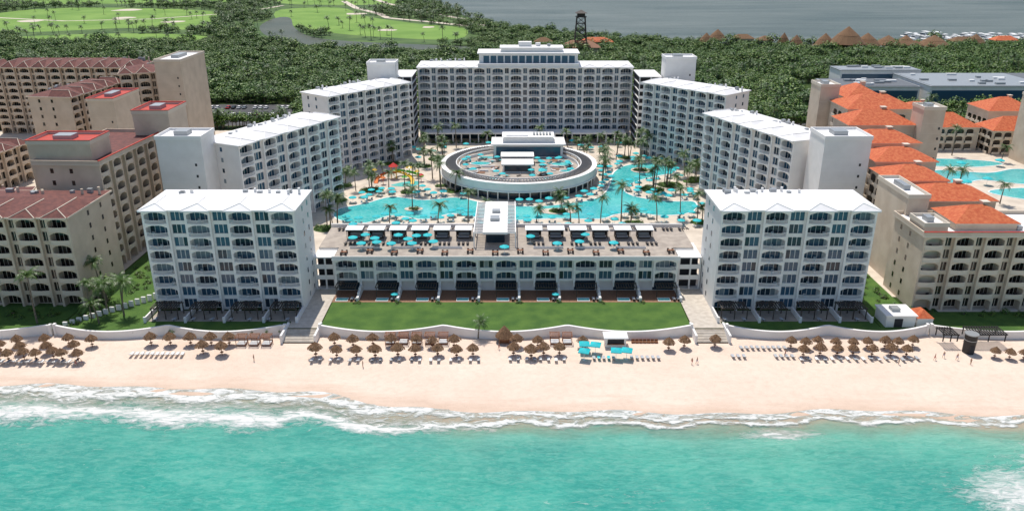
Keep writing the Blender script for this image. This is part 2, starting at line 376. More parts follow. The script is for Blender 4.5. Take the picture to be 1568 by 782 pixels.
# ------------------------------------------------------------ buildings
ST={'hotel':dict(w='white',t='white2',r='white2',roof='roofw',g=['glassa','glassa','glassb','glassb','glassc'],solid=False),
    'tan':dict(w='tan',t='tan2',r='tan2',roof='brownroof',g=['tanglass','tanglass','tanglass2'],solid=True),
    'cream':dict(w='tanr',t='tanr2',r='tanr2',roof='orange',g=['tanglass','tanglass','tanglass2'],solid=True)}
def arch_bay(W,G,RL,x0,x1,z0,fl,fh,y0,y1,st,bow=.75,solid=False):
    pw=.5; w,t=st['w'],st['t']
    W.box(w,x0,x0+pw,y0,y1,z0,z0+fl*fh); W.box(w,x1-pw,x1,y0,y1,z0,z0+fl*fh)
    NS=8; X=[x0+pw+(x1-x0-2*pw)*i/NS for i in range(NS+1)]
    Bw=[-bow*(1-(2*i/NS-1)**2)-.06 for i in range(NS+1)]
    for k in range(fl):
        a=z0+k*fh; c=a+fh
        if k>0: W.box(w,x0+pw,x1-pw,y0+.03,y1,a,a+.22)
        for i in range(NS):
            xa,xb=X[i],X[i+1]; za=c-.28-.7*(2*i/NS-1)**2; zb=c-.28-.7*(2*(i+1)/NS-1)**2
            W.poly(w,[(xa,y0,za),(xb,y0,zb),(xb,y0,c),(xa,y0,c)]); W.poly(w,[(xa,y0,za),(xb,y0,zb),(xb,y0+.3,zb),(xa,y0+.3,za)])
            if k>0:
                ya,yb=y0+Bw[i],y0+Bw[i+1]; zl,zh=a-.08,a+.2
                RL.poly(t,[(xa,ya,zl),(xb,yb,zl),(xb,yb,zh),(xa,ya,zh)]); RL.poly(t,[(xa,ya,zh),(xb,yb,zh),(xb,y0+.02,zh),(xa,y0+.02,zh)]); RL.poly(t,[(xa,ya,zl),(xb,yb,zl),(xb,y0,zl),(xa,y0,zl)])
                ya+=.05;yb+=.05
                if solid:
                    RL.poly(t,[(xa,ya,zh),(xb,yb,zh),(xb,yb,a+1.1),(xa,ya,a+1.1)])
                    RL.poly(t,[(xa,ya,a+1.1),(xb,yb,a+1.1),(xb,yb+.12,a+1.1),(xa,ya+.12,a+1.1)]); RL.poly(t,[(xa,ya+.12,zh),(xb,yb+.12,zh),(xb,yb+.12,a+1.1),(xa,ya+.12,a+1.1)])
                else:
                    RL.poly(t,[(xa,ya,a+1.08),(xb,yb,a+1.08),(xb,yb,a+1.18),(xa,ya,a+1.18)]); RL.poly(t,[(xa,ya,a+1.18),(xb,yb,a+1.18),(xb,yb+.09,a+1.18),(xa,ya+.09,a+1.18)])
                    for q in (0,.33,.66):
                        xq=xa+(xb-xa)*q; yq=ya+(yb-ya)*q
                        RL.poly(t,[(xq,yq,zh),(xq+.06,yq,zh),(xq+.06,yq,a+1.08),(xq,yq,a+1.08)]); RL.poly(t,[(xq,yq,zh),(xq,yq+.06,zh),(xq,yq+.06,a+1.08),(xq,yq,a+1.08)])
        xl,xr=x0+pw+.2,x1-pw-.2; g=random.choice(st['g']); n=4
        for j in range(n):
            gg=g if R()<.75 else random.choice(st['g'])
            xa=xl+(xr-xl)*j/n; xb=xl+(xr-xl)*(j+1)/n
            G.poly(gg,[(xa,y1-.03,a+.25),(xb,y1-.03,a+.25),(xb,y1-.03,a+2.7),(xa,y1-.03,a+2.7)])
        for j in range(n+1):
            xa=xl+(xr-xl)*j/n; W.box(t,xa-.05,xa+.05,y1-.1,y1-.002,a+.22,a+2.75)
        W.box(t,xl-.05,xr+.05,y1-.1,y1-.002,a+2.75,a+2.85)
        if R()<.7 and k>0: # balcony chair
            cx=U(xl,xr-.8); RL.box('brownc' if st['solid'] else 'grayc',cx,cx+.7,y0+.5,y0+1.1,a+.22,a+.65); RL.box('brownc' if st['solid'] else 'grayc',cx,cx+.7,y0+1.1,y0+1.2,a+.22,a+1.0)
def win_strip(W,G,x0,x1,z0,fl,fh,y0,y1,st):
    w,t=st['w'],st['t']
    for k in range(fl):
        a=z0+k*fh; s=.35
        W.box(w,x0,x1,y0,y1,a,a+.6); W.box(w,x0,x1,y0,y1,a+fh-.35,a+fh)
        W.box(w,x0,x0+s,y0,y1,a+.6,a+fh-.35); W.box(w,x1-s,x1,y0,y1,a+.6,a+fh-.35)
        n=3 if x1-x0>3.5 else 2; xl,xr=x0+s,x1-s
        g=random.choice(st['g'][:3])
        for j in range(n):
            xa=xl+(xr-xl)*j/n; xb=xl+(xr-xl)*(j+1)/n; gg=g if R()<.7 else random.choice(st['g'])
            G.poly(gg,[(xa,y0+.2,a+.6),(xb,y0+.2,a+.6),(xb,y0+.2,a+fh-.35),(xa,y0+.2,a+fh-.35)])
            if j: W.box(t,xa-.05,xa+.05,y0+.1,y0+.24,a+.6,a+fh-.35)
        W.box(t,x0+s,x1-s,y0-.08,y0+.2,a+.51,a+.63)
def block(name,p0,p1,depth,H,fl,style,na,aw,z0=0,roof='hip',side_win=True,roofh=2.0,bow=.75):
    st=ST[style]; p0=Vector(p0);p1=Vector(p1); L=(p1-p0).length; ang=math.atan2(p1.y-p0.y,p1.x-p0.x)
    e=empty(name,(p0.x,p0.y,z0),ang)
    W,G,RL,RF,EQ=MB(),MB(),MB(),MB(),MB(); fh=H/fl; yw=2.0
    sw=(L-na*aw)/(na-1) if na>1 else 0
    x=0; arches=[]
    for i in range(na):
        arch_bay(W,G,RL,x,x+aw,0,fl,fh,0,yw,st,bow,st['solid']); arches.append((x,x+aw)); x+=aw
        if i<na-1:
            win_strip(W,G,x,x+sw,0,fl,fh,.9,yw,st); x+=sw
    W.box(st['w'],0,L,yw+.001,depth,0,H)
    if side_win:
        for k in range(fl):
            a=k*fh
            for sx in (0,L):
                for yy in (depth*.42,depth*.72):
                    d=-.03 if sx==0 else .03
                    G.poly(random.choice(st['g']),[(sx+d,yy,a+1),(sx+d,yy+.9,a+1),(sx+d,yy+.9,a+2.3),(sx+d,yy,a+2.3)])
            xx=2
            while xx<L-3:
                G.poly(random.choice(st['g']),[(xx,depth+.03,a+.8),(xx+2,depth+.03,a+.8),(xx+2,depth+.03,a+2.4),(xx,depth+.03,a+2.4)]); xx+=4.5
    rf=st['roof']
    RF.box(st['t'],-.5,L+.5,-.5,depth+.5,H,H+.4)
    if roof=='hip':
        RF.hip(rf,-.3,L+.3,-.3,depth+.3,H+.402,roofh)
        for a,b_ in arches:
            c=(a+b_)/2; y0=-1.0; zz=H+.402; zh=zz+roofh*.85; ym=depth*.5
            RF.box(st['t'],a-.3,b_+.3,-1.1,-.5,H+.05,H+.4)
            RF.poly(rf,[(a-.4,y0,zz),(b_+.4,y0,zz),(c,y0+2.6,zh)]); RF.poly(rf,[(a-.4,y0,zz),(c,y0+2.6,zh),(c,ym,zh),(a-.4,ym,zz)]); RF.poly(rf,[(b_+.4,y0,zz),(b_+.4,ym,zz),(c,ym,zh),(c,y0+2.6,zh)])
            RF.beam(st['t'],(c,y0+2.6,zh+.04),(c,ym,zh+.04),.25,.12); RF.beam(st['t'],(a-.4,y0,zz+.05),(c,y0+2.6,zh+.05),.2,.1); RF.beam(st['t'],(b_+.4,y0,zz+.05),(c,y0+2.6,zh+.05),.2,.1)
        for i in range(int(L/6)):
            xx=U(2,L-3); yy=U(depth*.5,depth-3); EQ.box('metal',xx,xx+U(.8,1.8),yy,yy+1,H+.5,H+roofh*.5+1.2)
            EQ.cyl(st['w'],xx+3,yy+.5,H+.5,H+roofh*.5+1.6,.35,n=8)
    elif roof=='flat':
        RF.poly('roofw' if style=='cream' else rf,[(0,0,H+.404),(L,0,H+.404),(L,depth,H+.404),(0,depth,H+.404)])
        for q in ((-.5,L+.5,-.5,-.2),(-.5,L+.5,depth+.2,depth+.5),(-.5,-.2,-.2,depth+.2),(L+.2,L+.5,-.2,depth+.2)): RF.box(st['w'],q[0],q[1],q[2],q[3],H+.401,H+1.3)
        RF.box('redroof',-.6,L+.6,-.6,-.15,H+1.3,H+1.5)
        for i in range(int(L/6)):
            xx=U(1,L-3); yy=U(3,depth-3); EQ.box('metal',xx,xx+U(1,2),yy,yy+U(1,2),H+.41,H+U(1.2,2))
    W.obj('walls',e); G.obj('windows',e); RL.obj('balconies',e); RF.obj('roof',e)
    if EQ.v: EQ.obj('roof_equipment',e)
    return e,L
def tower(name,x0,x1,y0,y1,H,wall,trim,red=None,rot=0,z0=0):
    cx,cy=(x0+x1)/2,(y0+y1)/2; e=empty(name,(cx,cy,z0),rot); w,d=(x1-x0)/2,(y1-y0)/2
    b=MB(); b.box(wall,-w,w,-d,d,0,H); b.box(trim,-w-.2,w+.2,-d-.2,d+.2,H,H+.35)
    for q in ((-w-.2,w+.2,-d-.2,-d+.1),(-w-.2,w+.2,d-.1,d+.2),(-w-.2,-w+.1,-d+.1,d-.1),(w-.1,w+.2,-d+.1,d-.1)): b.box(trim,*q,H+.351,H+1.1)
    b.poly(red or 'roofw',[(-w,-d,H+.36),(w,-d,H+.36),(w,d,H+.36),(-w,d,H+.36)])
    if red:
        for q in ((-w-.3,w+.3,-d-.3,-d+.15),(-w-.3,w+.3,d-.15,d+.3),(-w-.3,-w+.15,-d+.15,d-.15),(w-.15,w+.3,-d+.15,d-.15)): b.box(red,*q,H+1.101,H+1.3)
    for i in range(1,int(H/3.4)): b.box(trim,-w-.04,w+.04,-d-.04,-d-.001,i*3.4,i*3.4+.08)
    b.box('metal',-w*.4,w*.2,-d*.3,d*.4,H+.37,H+1.6)
    for i in range(int(H/3.4)-1): b.box('dark',w*.6,w*.6+.6,-d-.05,-d-.041,i*3.4+1.4,i*3.4+2.2)
    b.obj('walls',e); return e

block('hotel_wing',(-88.6,180.5),(-52,180.5),16,26.2,8,'hotel',4,6.2,roofh=1.3)
block('hotel_wing',(50,180.5),(87.3,180.5),16,26.2,8,'hotel',4,6.3,roofh=1.3)
block('hotel_wing',(-81,231),(-60,273),16,29.5,9,'hotel',5,6.0,roofh=1.5)
block('hotel_wing',(68,279),(85.5,237),16,29.5,9,'hotel',5,6.0,roofh=1.5)
block('hotel_wing',(-70,303),(-43,336),16,31,10,'hotel',5,5.8,roofh=1.5)
block('hotel_wing',(55,336),(82,306),16,31,10,'hotel',5,5.6,roofh=1.5)
e,L=block('hotel_main_building',(-43,368),(55,368),20,32.5,10,'hotel',12,6.0,roofh=1.2)
b=MB() # central penthouse of the main building
b.box('white',28,73,2.5,16,32.9,38.4); b.box('white2',27.2,73.8,1.7,16.8,38.4,38.9); b.box('white',38,66,5,14,38.9,40.6); b.box('white2',37.4,66.6,4.4,14.6,40.6,41)
for i in range(13): b.box('glassa',30+i*3.25,32.6+i*3.25,2.44,2.49,34.4,37.6)
b.box('white',27.5,73.5,-.9,2.4,32.95,34.4)
b.box('white',46,52,8,12,41,43); b.cyl('white',55,10,41,42.5,1.2); b.cyl('metal',60,9,41,42.2,.8)
b.obj('penthouse',e)
b=MB(); b.box('white',3,95,-9,-.9,4.0,4.7)
for i in range(24): b.box('white',4+i*3.9,4.5+i*3.9,-8.6,-8.1,0,4)
b.box('glassb',4,94,-.86,-.8,.2,3.9); b.obj('entrance_canopy',e)
tower('service_tower',-102.5,-89.5,225,236,33,'white','white2')
tower('service_tower',90,103.5,225,237,33,'white','white2')
tower('service_tower',-62,-50,346,356,37,'white','white2')
tower('service_tower',66,79,348,358,39,'white','white2')
def gallery(name,x0,x1,y0,y1,H,fl,k='white'):
    b=MB(); fh=H/fl
    for i in range(fl+1): b.box(k,x0,x1,y0,y1,i*fh-.25 if i else 0,i*fh+.1)
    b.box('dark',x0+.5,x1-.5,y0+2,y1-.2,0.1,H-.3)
    for x in (x0+.03,x1-.43,(x0+x1)/2): b.box(k,x,x+.4,y0+.03,y0+.4,0,H-.05)
    for i in range(1,fl): b.box('white2',x0+.05,x1-.05,y0+.05,y0+.12,i*fh+.1,i*fh+1.0)
    return b.obj(name)
gallery('connecting_gallery',-52,-43.7,352,372,31,10); gallery('connecting_gallery',55.7,65.5,352,372,31,10)
gallery('connecting_gallery',-52,-46.8,194,205,9,3); gallery('connecting_gallery',43.8,49.8,194,205,9,3)

# low front building with roof terrace
gy=191.5; e=empty('beachfront_suites_building',(-46.3,gy,0))
W,G,RL=MB(),MB(),MB(); L=89.5; na=9; aw=6.4; sw=(L-na*aw)/(na-1); x=0; st=ST['hotel']
for i in range(na):
    arch_bay(W,G,RL,x,x+aw,3.1,2,3.15,0,2,st,.6)
    if i<na-1: win_strip(W,G,x+aw,x+aw+sw,3.1,2,3.15,.7,2,st)
    G.poly('glassb',[(x+.4,1.9,.1),(x+aw-.4,1.9,.1),(x+aw-.4,1.9,2.7),(x+.4,1.9,2.7)])
    for q in range(3): W.box('white',x+aw-.1,x+aw+.5,-5.6+q*2.0,-3.6+q*2.0-.001,0,1.1+q*.5)
    W.box('white',x+aw-.1,x+aw+.5,.42,2,0,3.1)
    W.box('white',x-.01,x+.4,0.01,2,1.7,3.1)
    for yy in (-3.0,-.2): W.box('darkwood',x+.5,x+aw-.4,yy,yy+.15,2.7,2.9)
    for j in range(9): W.box('darkwood',x+.5+j*.66,x+.68+j*.66,-3.4,-.05,2.902,3.04)
    W.box('darkwood',x+.7,x+.85,-3,-2.85,0,2.7); W.box('darkwood',x+aw-.7,x+aw-.55,-3,-2.85,0,2.7)
    x+=aw+sw
W.box('white',0,L,2.001,24.5,0,9.6)
W.box('white2',-.3,L+.3,-.7,2,9.4,9.7)
W.box('white',-.2,L+.2,-.6,-.35,9.7,10.5); W.box('white',-5.5,0,8,24,0,9.55); W.box('white',L,L+5.5,8,24,0,9.55)
W.box('deck',0,L,-.3,24.5,9.701,9.8) ; W.box('deck',-5.5,-.01,8,24,9.551,9.75); W.box('deck',L+.01,L+5.5,8,24,9.551,9.75)
W.box('white',-5.6,L+5.6,24.3,24.8,9.0,10.7)
for yy in (6.9,20.6):
    for xa in (3,14,25,52,63,74): W.box('white',xa,xa+8,yy,yy+.5,9.8,10.35); W.box('dark',xa+.1,xa+7.9,yy+.1,yy+.4,10.35,10.36)
W.obj('walls',e); G.obj('windows',e); RL.obj('balconies',e)
TD=9.82
sheet('terrace_paving',rect(-46.2,43,185.6,193),.03,'wdeck')
for i in range(na):
    x=-46.3+i*(aw+sw)
    pool('plunge_pool',rect(x+.9,x+3.9,186.4,188.0),.06,.25)

b=MB()
b.box('white',-7.8,-1.2,199,226,13.6,14.2)
for i in range(22): b.box('white2',-10.3,-7.8,199.2+i*1.25,199.45+i*1.25,13.8,14.05); b.box('white2',-1.2,1.0,199.2+i*1.25,199.45+i*1.25,13.8,14.05)
for x in (-10.3,.8):
    b.box('white2',x,x+.25,199,226,14.05,14.3)
    for y in (199.2,208,217,225): b.box('white2',x,x+.3,y,y+.3,9.8,13.8)
b.box('glassb',-7,-2,203,222,9.8,13.55); b.box('metal',-6,-3.5,208,211,14.2,15); b.box('metal',-5.6,-3.4,215,217,14.2,14.9)
for i in range(9): b.box('white2',-7.8,-1.2,201+i*2.9,201.12+i*2.9,14.2,14.26)
b.box('pave',-7.5,-1.5,216.5,249.5,.05,.35)
for i in range(20): b.box('pave',-7.5,-1.5,216.8+i*1.1,217.9+i*1.1,.35,9.4-i*.45)
b.obj('rooftop_pavilion')

# round building
cx,cy=2.6,301
def ring(b,k,r0,r1,z0,z1,n=96,a0=0,a1=2*math.pi):
    for i in range(n):
        a=a0+(a1-a0)*i/n; c=a0+(a1-a0)*(i+1)/n
        P=lambda r,t,z:(r*math.cos(t),r*math.sin(t),z)
        b.poly(k,[P(r1,a,z0),P(r1,c,z0),P(r1,c,z1),P(r1,a,z1)]); b.poly(k,[P(r0,a,z1),P(r0,c,z1),P(r1,c,z1),P(r1,a,z1)][::-1]); b.poly(k,[P(r0,a,z0),P(r0,c,z0),P(r0,c,z1),P(r0,a,z1)][::-1])
e=empty('round_restaurant_building',(cx,cy,0)); b=MB()
ring(b,'white',28.6,30,3.4,6.2); ring(b,'white2',28.4,30.3,6.2,6.45); ring(b,'white2',28,30.4,3.1,3.4)
ring(b,'glassb',26,28.2,0,3.1)
for i in range(48):
    a=i*2*math.pi/48; b.cyl('white',29.6*math.cos(a),29.6*math.sin(a),0,3.1,.22,n=6)
ring(b,'deck',0.01,28.5,4.3,4.6,64)
ring(b,'white',23.0,23.3,4.6,5.7); b.obj('walls',e)
b=MB()
for i in range(150):
    a=i*2*math.pi/150
    if 1.1<a<2.05: continue
    b.beam('louv',(24.2*math.cos(a),24.2*math.sin(a),6.6),(28.3*math.cos(a),28.3*math.sin(a),6.6),.34,.2)
ring(b,'white2',24.0,24.3,6.4,6.85,96,2.05,1.1+2*math.pi)
for i in range(24):
    a=i*2*math.pi/24; b.cyl('metal',24.1*math.cos(a),24.1*math.sin(a),4.6,6.4,.12,n=6)
b.obj('louvre_pergola',e)
b=MB()
b.box('white',-10,18,14,25,4.6,9.8); b.box('white2',-11,19,13,26,9.8,10.2); b.box('glassa',-9,17,13.9,13.96,5,9)
b.box('white',-6,14,16,24,10.2,12.4); b.box('white2',-6.6,14.6,15.4,24.6,12.4,12.7); b.box('roofw',-5,4,17,23,12.7,13.1)
for i in range(6): b.box('metal',6+i*1.3,6.8+i*1.3,18,21,12.7,13.4)
b.box('white',-6,5,-9,-2,4.6,7.6); b.box('white2',-6.6,5.6,-9.6,-1.4,7.6,8.0); b.box('glassb',-5.5,4.5,-9.05,-9.01,5,7.4)
b.box('white2',-7,6,2,9,7.8,8.1)
for x in (-6.8,5.6):
    for y in (2.2,8.6): b.box('white2',x,x+.25,y,y+.25,4.6,7.8)
b.box('wood',-5,4,3,8,4.6,5.6)
for i in range(26):
    a=U(0,6.28); r=U(11,21); x,y=r*math.cos(a),r*math.sin(a)
    if y>11 or (-8<x<7): continue
    if i%2: b.box('white2',x,x+U(2,5),y,y+.5,4.6,5.3)
    else: b.box('wdeck',x,x+U(3,5),y,y+U(2,4),4.601,4.75)
b.obj('pavilion',e)
def deck_pool(px,py,r):
    z=4.62; b=MB(); n=24; P=[(cx+px+r*1.3*math.cos(i*math.pi/12),cy+py+r*.8*math.sin(i*math.pi/12)) for i in range(n)]; Q=[(cx+px+(r*1.3+.35)*math.cos(i*math.pi/12),cy+py+(r*.8+.35)*math.sin(i*math.pi/12)) for i in range(n)]
    b.poly('pool',[(*p,z+.15) for p in P])
    for i in range(n):
        j=(i+1)%n; b.poly('white2',[(*P[i],z+.25),(*P[j],z+.25),(*Q[j],z+.25),(*Q[i],z+.25)][::-1]); b.poly('white2',[(*Q[i],z-.02),(*Q[j],z-.02),(*Q[j],z+.25),(*Q[i],z+.25)])
    b.obj('rooftop_pool')
for px,py,r in ((-15,4,3.0),(17,3,3.2),(-13,13,2.4),(-18,-5,1.7),(18,-7,1.8),(-9,-17,1.5),(11,-17,1.5)): deck_pool(px,py,r)

def pergola(x0,x1,y0,y1,h,k='black'):
    b=MB(); n=int((x1-x0)/.6)
    for x in (x0,x1-.2,(x0+x1)/2):
        for y in (y0,y1-.2): b.box(k,x,x+.2,y,y+.2,0,h)
    b.box(k,x0-.2,x1+.2,y0,y0+.15,h,h+.25); b.box(k,x0-.2,x1+.2,y1-.15,y1,h,h+.25)
    for i in range(n+1): b.box(k,x0+i*.6,x0+.3+i*.6,y0-.3,y1+.2,h+.251,h+.4)
    b.obj('pergola')
for x in (-87,-77.5,-67.5,-58): pergola(x-1,x+5.5,175.5,179.2,2.8,'darkwood')
for x in (52,61.5,71.5,81): pergola(x-1,x+5.5,175.5,179.2,2.8,'darkwood')
sheet('wing_terrace',rect(-88.5,-52.2,174.5,180.6),.035,'deck'); sheet('wing_terrace',rect(50.2,87.2,174.5,180.6),.035,'deck')
for x in (-89,-79.2,-69.8,-60.2,-52.2,50,60,69.9,79.5,87.2):
    b=MB(); b.box('white',x-.2,x+.2,173.8,180.4,0,1.3); b.box('white2',x-.3,x+.3,173.7,174.1,0,1.5); b.obj('terrace_wall')

# neighbours (left)
block('tan_hotel_block',(-152,183),(-108,183),22,23.5,7,'tan',6,5.6,roofh=1.8,bow=.4)
block('tan_hotel_block',(-111,208),(-109,246),18,30,9,'tan',6,4.8,roofh=2.2,roof='flat',bow=.4)
tower('stair_tower',-131,-114,211,222,35,'tan','tan2','redroof')
tower('stair_tower',-116,-105,242,256,37,'tan','tan2','redroof')
block('tan_hotel_block',(-245,378),(-176,378),20,31,10,'tan',10,5.2,roofh=3,bow=.4)
block('tan_hotel_block',(-176,318),(-172,356),18,28,9,'tan',5,5,roofh=2.6,bow=.4)
block('tan_hotel_block',(-168,345),(-150,352),18,33,10,'tan',3,5,roofh=2.6,bow=.4)
tower('stair_tower',-150,-139,340,368,39,'tan','tan2')
tower('stair_tower',-160,-150,300,322,30,'tan','tan2','redroof')
block('tan_hotel_block',(-190,262),(-186,300),18,14,4,'tan',5,5,roofh=2.4,bow=.4)
block('tan_hotel_block',(-172,226),(-150,232),16,12,3,'tan',3,5,roofh=2.4,bow=.4)
block('tan_hotel_block',(-290,330),(-250,340),18,30,9,'tan',5,5,roofh=3,bow=.4)
# neighbours (right)
block('cream_hotel_block',(100,181),(150,181),16,19.5,6,'cream',7,5.2,roof='flat',bow=.4)
def hiproof(name,x0,x1,y0,y1,H,h=3,fh=3.3,bow=False):
    e=empty(name,(x0,y0,0)); b=MB(); w,d=x1-x0,y1-y0
    b.box('tanr',0,w,0,d,0,H); b.box('tanr2',-.5,w+.5,-.5,d+.5,H,H+.35)
    g=MB(); n=int(H/fh)
    for k in range(n):
        a=k*fh
        for i in range(max(1,int(w/4.2))):
            x=.8+i*4.2; g.box('tanr2',x-.1,x+3.1,-.9,-.02,a+.1,a+.3); g.box('tanr2',x-.1,x+3.1,-.9,-.75,a+.3,a+1.2); g.poly('tanglass',[(x,-.03,a+.3),(x+3,-.03,a+.3),(x+3,-.03,a+2.5),(x+2.3,-.03,a+2.9),(x+.7,-.03,a+2.9),(x,-.03,a+2.5)])
        for i in range(max(1,int(d/4.2))):
            y=.8+i*4.2; g.box('tanr2',-.9,-.02,y-.1,y+3.1,a+.1,a+.3); g.box('tanr2',-.9,-.75,y-.1,y+3.1,a+.3,a+1.2); g.poly('tanglass',[(-.03,y,a+.3),(-.03,y+3,a+.3),(-.03,y+3,a+2.5),(-.03,y+2.3,a+2.9),(-.03,y+.7,a+2.9),(-.03,y,a+2.5)])
        b.box('tanr2',-.08,w+.08,-.08,-.001,a+fh-.18,a+fh-.05); b.box('tanr2',-.08,-.001,0,d,a+fh-.18,a+fh-.05)
    b.obj('walls',e)
    r=MB(); r.hip('orange',-.6,w+.6,-.6,d+.6,H+.352,h)
    r.box('tanr',w*.6,w*.6+1.5,d*.5,d*.5+1.5,H+.4,H+h+.8); r.box('tanr2',w*.6-.2,w*.6+1.7,d*.5-.2,d*.5+1.7,H+h+.8,H+h+1.0); r.obj('roof',e)
    g.obj('windows',e)
C='cream_hotel_block'
hiproof(C,109,124,184.5,196,21.5,3)
hiproof(C,108,128,201,214,22)
hiproof(C,106,122,215,228,23.5)
hiproof(C,108,126,230,243,25)
hiproof(C,108,128,245,258,27)
hiproof(C,112,134,262,276,29,4)
hiproof(C,118,142,279,295,31,4)
hiproof(C,126,140,300,318,31,4)
tower('stair_tower',102,107.5,196,214,24.5,'tanr','tanr2')
tower('stair_tower',134,141,258,266,35,'tanr','tanr2')
tower('stair_tower',114,121,296,306,36,'tanr','tanr2')
tower('stair_tower',100.2,106,182.5,190,21.5,'tanr','tanr2')
H_='neighbour_clubhouse'
hiproof(H_,165,205,345,362,10,5); hiproof(H_,207,262,338,352,10,5); hiproof(H_,220,242,366,384,13,5); hiproof(H_,180,200,366,382,12,4)
tower('stair_tower',212,221,320,332,27,'tanr','tanr2')
pool('neighbour_pool',smooth([(160,300),(172,312),(190,308),(206,314),(222,306),(215,294),(196,292),(182,298),(170,292)],5))
pool('neighbour_pool',smooth([(165,322),(178,330),(196,328),(204,322),(190,317),(176,318)],5))
pool('neighbour_pool',smooth([(176,282),(190,287),(210,286),(222,278),(205,270),(186,272)],5))
e=empty('shopping_centre',(185,462,0)); b=MB()
for (x0,x1,y0,y1,h) in ((0,50,0,28,8),(52,120,-8,40,9.5),(20,70,42,60,11),(122,190,10,50,8)):
    b.box('white',x0,x1,y0,y1,0,h); b.box('metal',x0-.4,x1+.4,y0-.4,y1+.4,h,h+.4); b.box('metal' if h>9 else 'louv',x0+1,x1-1,y0+1,y1-1,h+.4,h+.6)
    b.box('glassa',x0+1,x1-1,y0-.08,y0-.02,1,h-2)
    for i in range(14): xx=U(x0+3,x1-8); yy=U(y0+3,y1-5); b.box('metal' if i%2 else 'canvas',xx,xx+U(2,7),yy,yy+2,h+.6,h+1.6)
b.obj('walls',e)

# ------------------------------------------------------------ beach wall
def wall(x0,x1,name='beach_retaining_wall',base=168.0,seg=22):
    b=MB(); n=int((x1-x0)/1.0); P=[]
    for i in range(n+1):
        x=x0+(x1-x0)*i/n; u=((x-x0)/seg)%1.0
        P.append((x,base+2.2*(1-math.sin(math.pi*u)),.55+.6*(abs(2*u-1))**2))
    for (x,y,z),(x2,y2,z2) in zip(P,P[1:]):
        for yo in (0,.45): b.poly('white',[(x,y+yo,-1.7),(x2,y2+yo,-1.7),(x2,y2+yo,z2),(x,y+yo,z)])
        b.poly('white2',[(x,y-.06,z),(x2,y2-.06,z2),(x2,y2+.5,z2),(x,y+.5,z)]); b.poly('white2',[(x,y-.06,z-.15),(x2,y2-.06,z2-.15),(x2,y2-.06,z2),(x,y-.06,z)])
    for q in (P[0],P[-1]): b.box('white',q[0]-.3,q[0]+.3,q[1]-.2,q[1]+.7,-1.7,q[2]+.3)
    b.obj(name)
    l=MB()
    for (x,y,z),(x2,y2,z2) in zip(P,P[1:]): l.poly('lawn',[(x,y+.4,.018),(x2,y2+.4,.018),(x2,171,.018),(x,171,.018)])
    l.obj('lawn_verge')
wall(-109,-54.2,seg=27); wall(-45.8,42.8,seg=29.5); wall(51.2,99,seg=24); wall(100,170,seg=35); wall(-175,-110,seg=32)
for xa,xb in ((-53.7,-46.3),(43.3,50.7)):
    b=MB()
    for i in range(10): b.box('walk',xa,xb,166+i*.5,171.1,-1.7,-1.5+i*.152)
    b.box('white',xa-.5,xa,165.8,173,-1.7,.6); b.box('white',xb,xb+.5,165.8,173,-1.7,.6)
    b.obj('beach_steps')
b=MB()
for i in range(16): b.box('white',-108+i*1.1,-106.9+i*1.1,172+i*1.1,172.5+i*1.1,0,1.0+i*.05)
b.obj('garden_wall')

# ------------------------------------------------------------ small things (shared meshes)
def umbrella_mesh(k,r=1.7,n=8,h=2.5,dk='white2'):
    b=MB(); b.cyl(dk,0,0,0,h+.05,.05,n=6); top=(0,0,h+.55)
    P=[(r*math.cos(2*math.pi*i/n+.39),r*math.sin(2*math.pi*i/n+.39),h-.1) for i in range(n)]
    Q=[(r*.5*math.cos(2*math.pi*i/n+.39),r*.5*math.sin(2*math.pi*i/n+.39),h+.27) for i in range(n)]
    for i in range(n):
        j=(i+1)%n; b.poly(k,[Q[i],Q[j],top]); b.poly(k,[P[i],P[j],Q[j],Q[i]]); 
        b.poly(k,[P[i],P[j],(P[j][0],P[j][1],h-.28),(P[i][0],P[i][1],h-.28)]); b.beam(dk,(0,0,h-.3),(P[i][0]*.9,P[i][1]*.9,h-.08),.03)
    b.cyl(dk,0,0,h+.5,h+.7,.06,.02,n=6); b.cyl(dk,0,0,0,.12,.32,.28,n=10); return b.mesh('umbrella')
UT=umbrella_mesh('turq'); USQ=umbrella_mesh('turq',1.7,4,2.4); UW=umbrella_mesh('canvas',1.9,8)
def palapa_mesh(seed):
    rnd=random.Random(seed); b=MB(); b.cyl('wood',0,0,-.1,2.9,.09,.07,n=7); n=22
    tiers=[(0.05,3.6,.75,3.0),(.6,3.15,1.2,2.6),(1.05,2.75,1.62,2.12)]
    for r0,z0,r1,z1 in tiers:
        for i in range(n):
            a=2*math.pi*i/n; c=2*math.pi*(i+1)/n; k=rnd.uniform(.88,1.1); dz=rnd.uniform(-.12,.06)
            b.poly('thatch',[(r1*k*math.cos(a),r1*k*math.sin(a),z1+dz),(r1*k*math.cos(c),r1*k*math.sin(c),z1+dz+rnd.uniform(-.06,.06)),(r0*math.cos(c),r0*math.sin(c),z0),(r0*math.cos(a),r0*math.sin(a),z0)])
    b.cyl('thatch',0,0,3.4,3.75,.14,.02,n=7)
    for i in range(6):
        a=i*math.pi/3; b.beam('wood',(0,0,2.6),(1.5*math.cos(a),1.5*math.sin(a),2.2),.05)
    b.cyl('wood',0,0,.7,.76,.4,n=12); return b.mesh('thatched_umbrella')
PAL=[palapa_mesh(i) for i in range(4)]
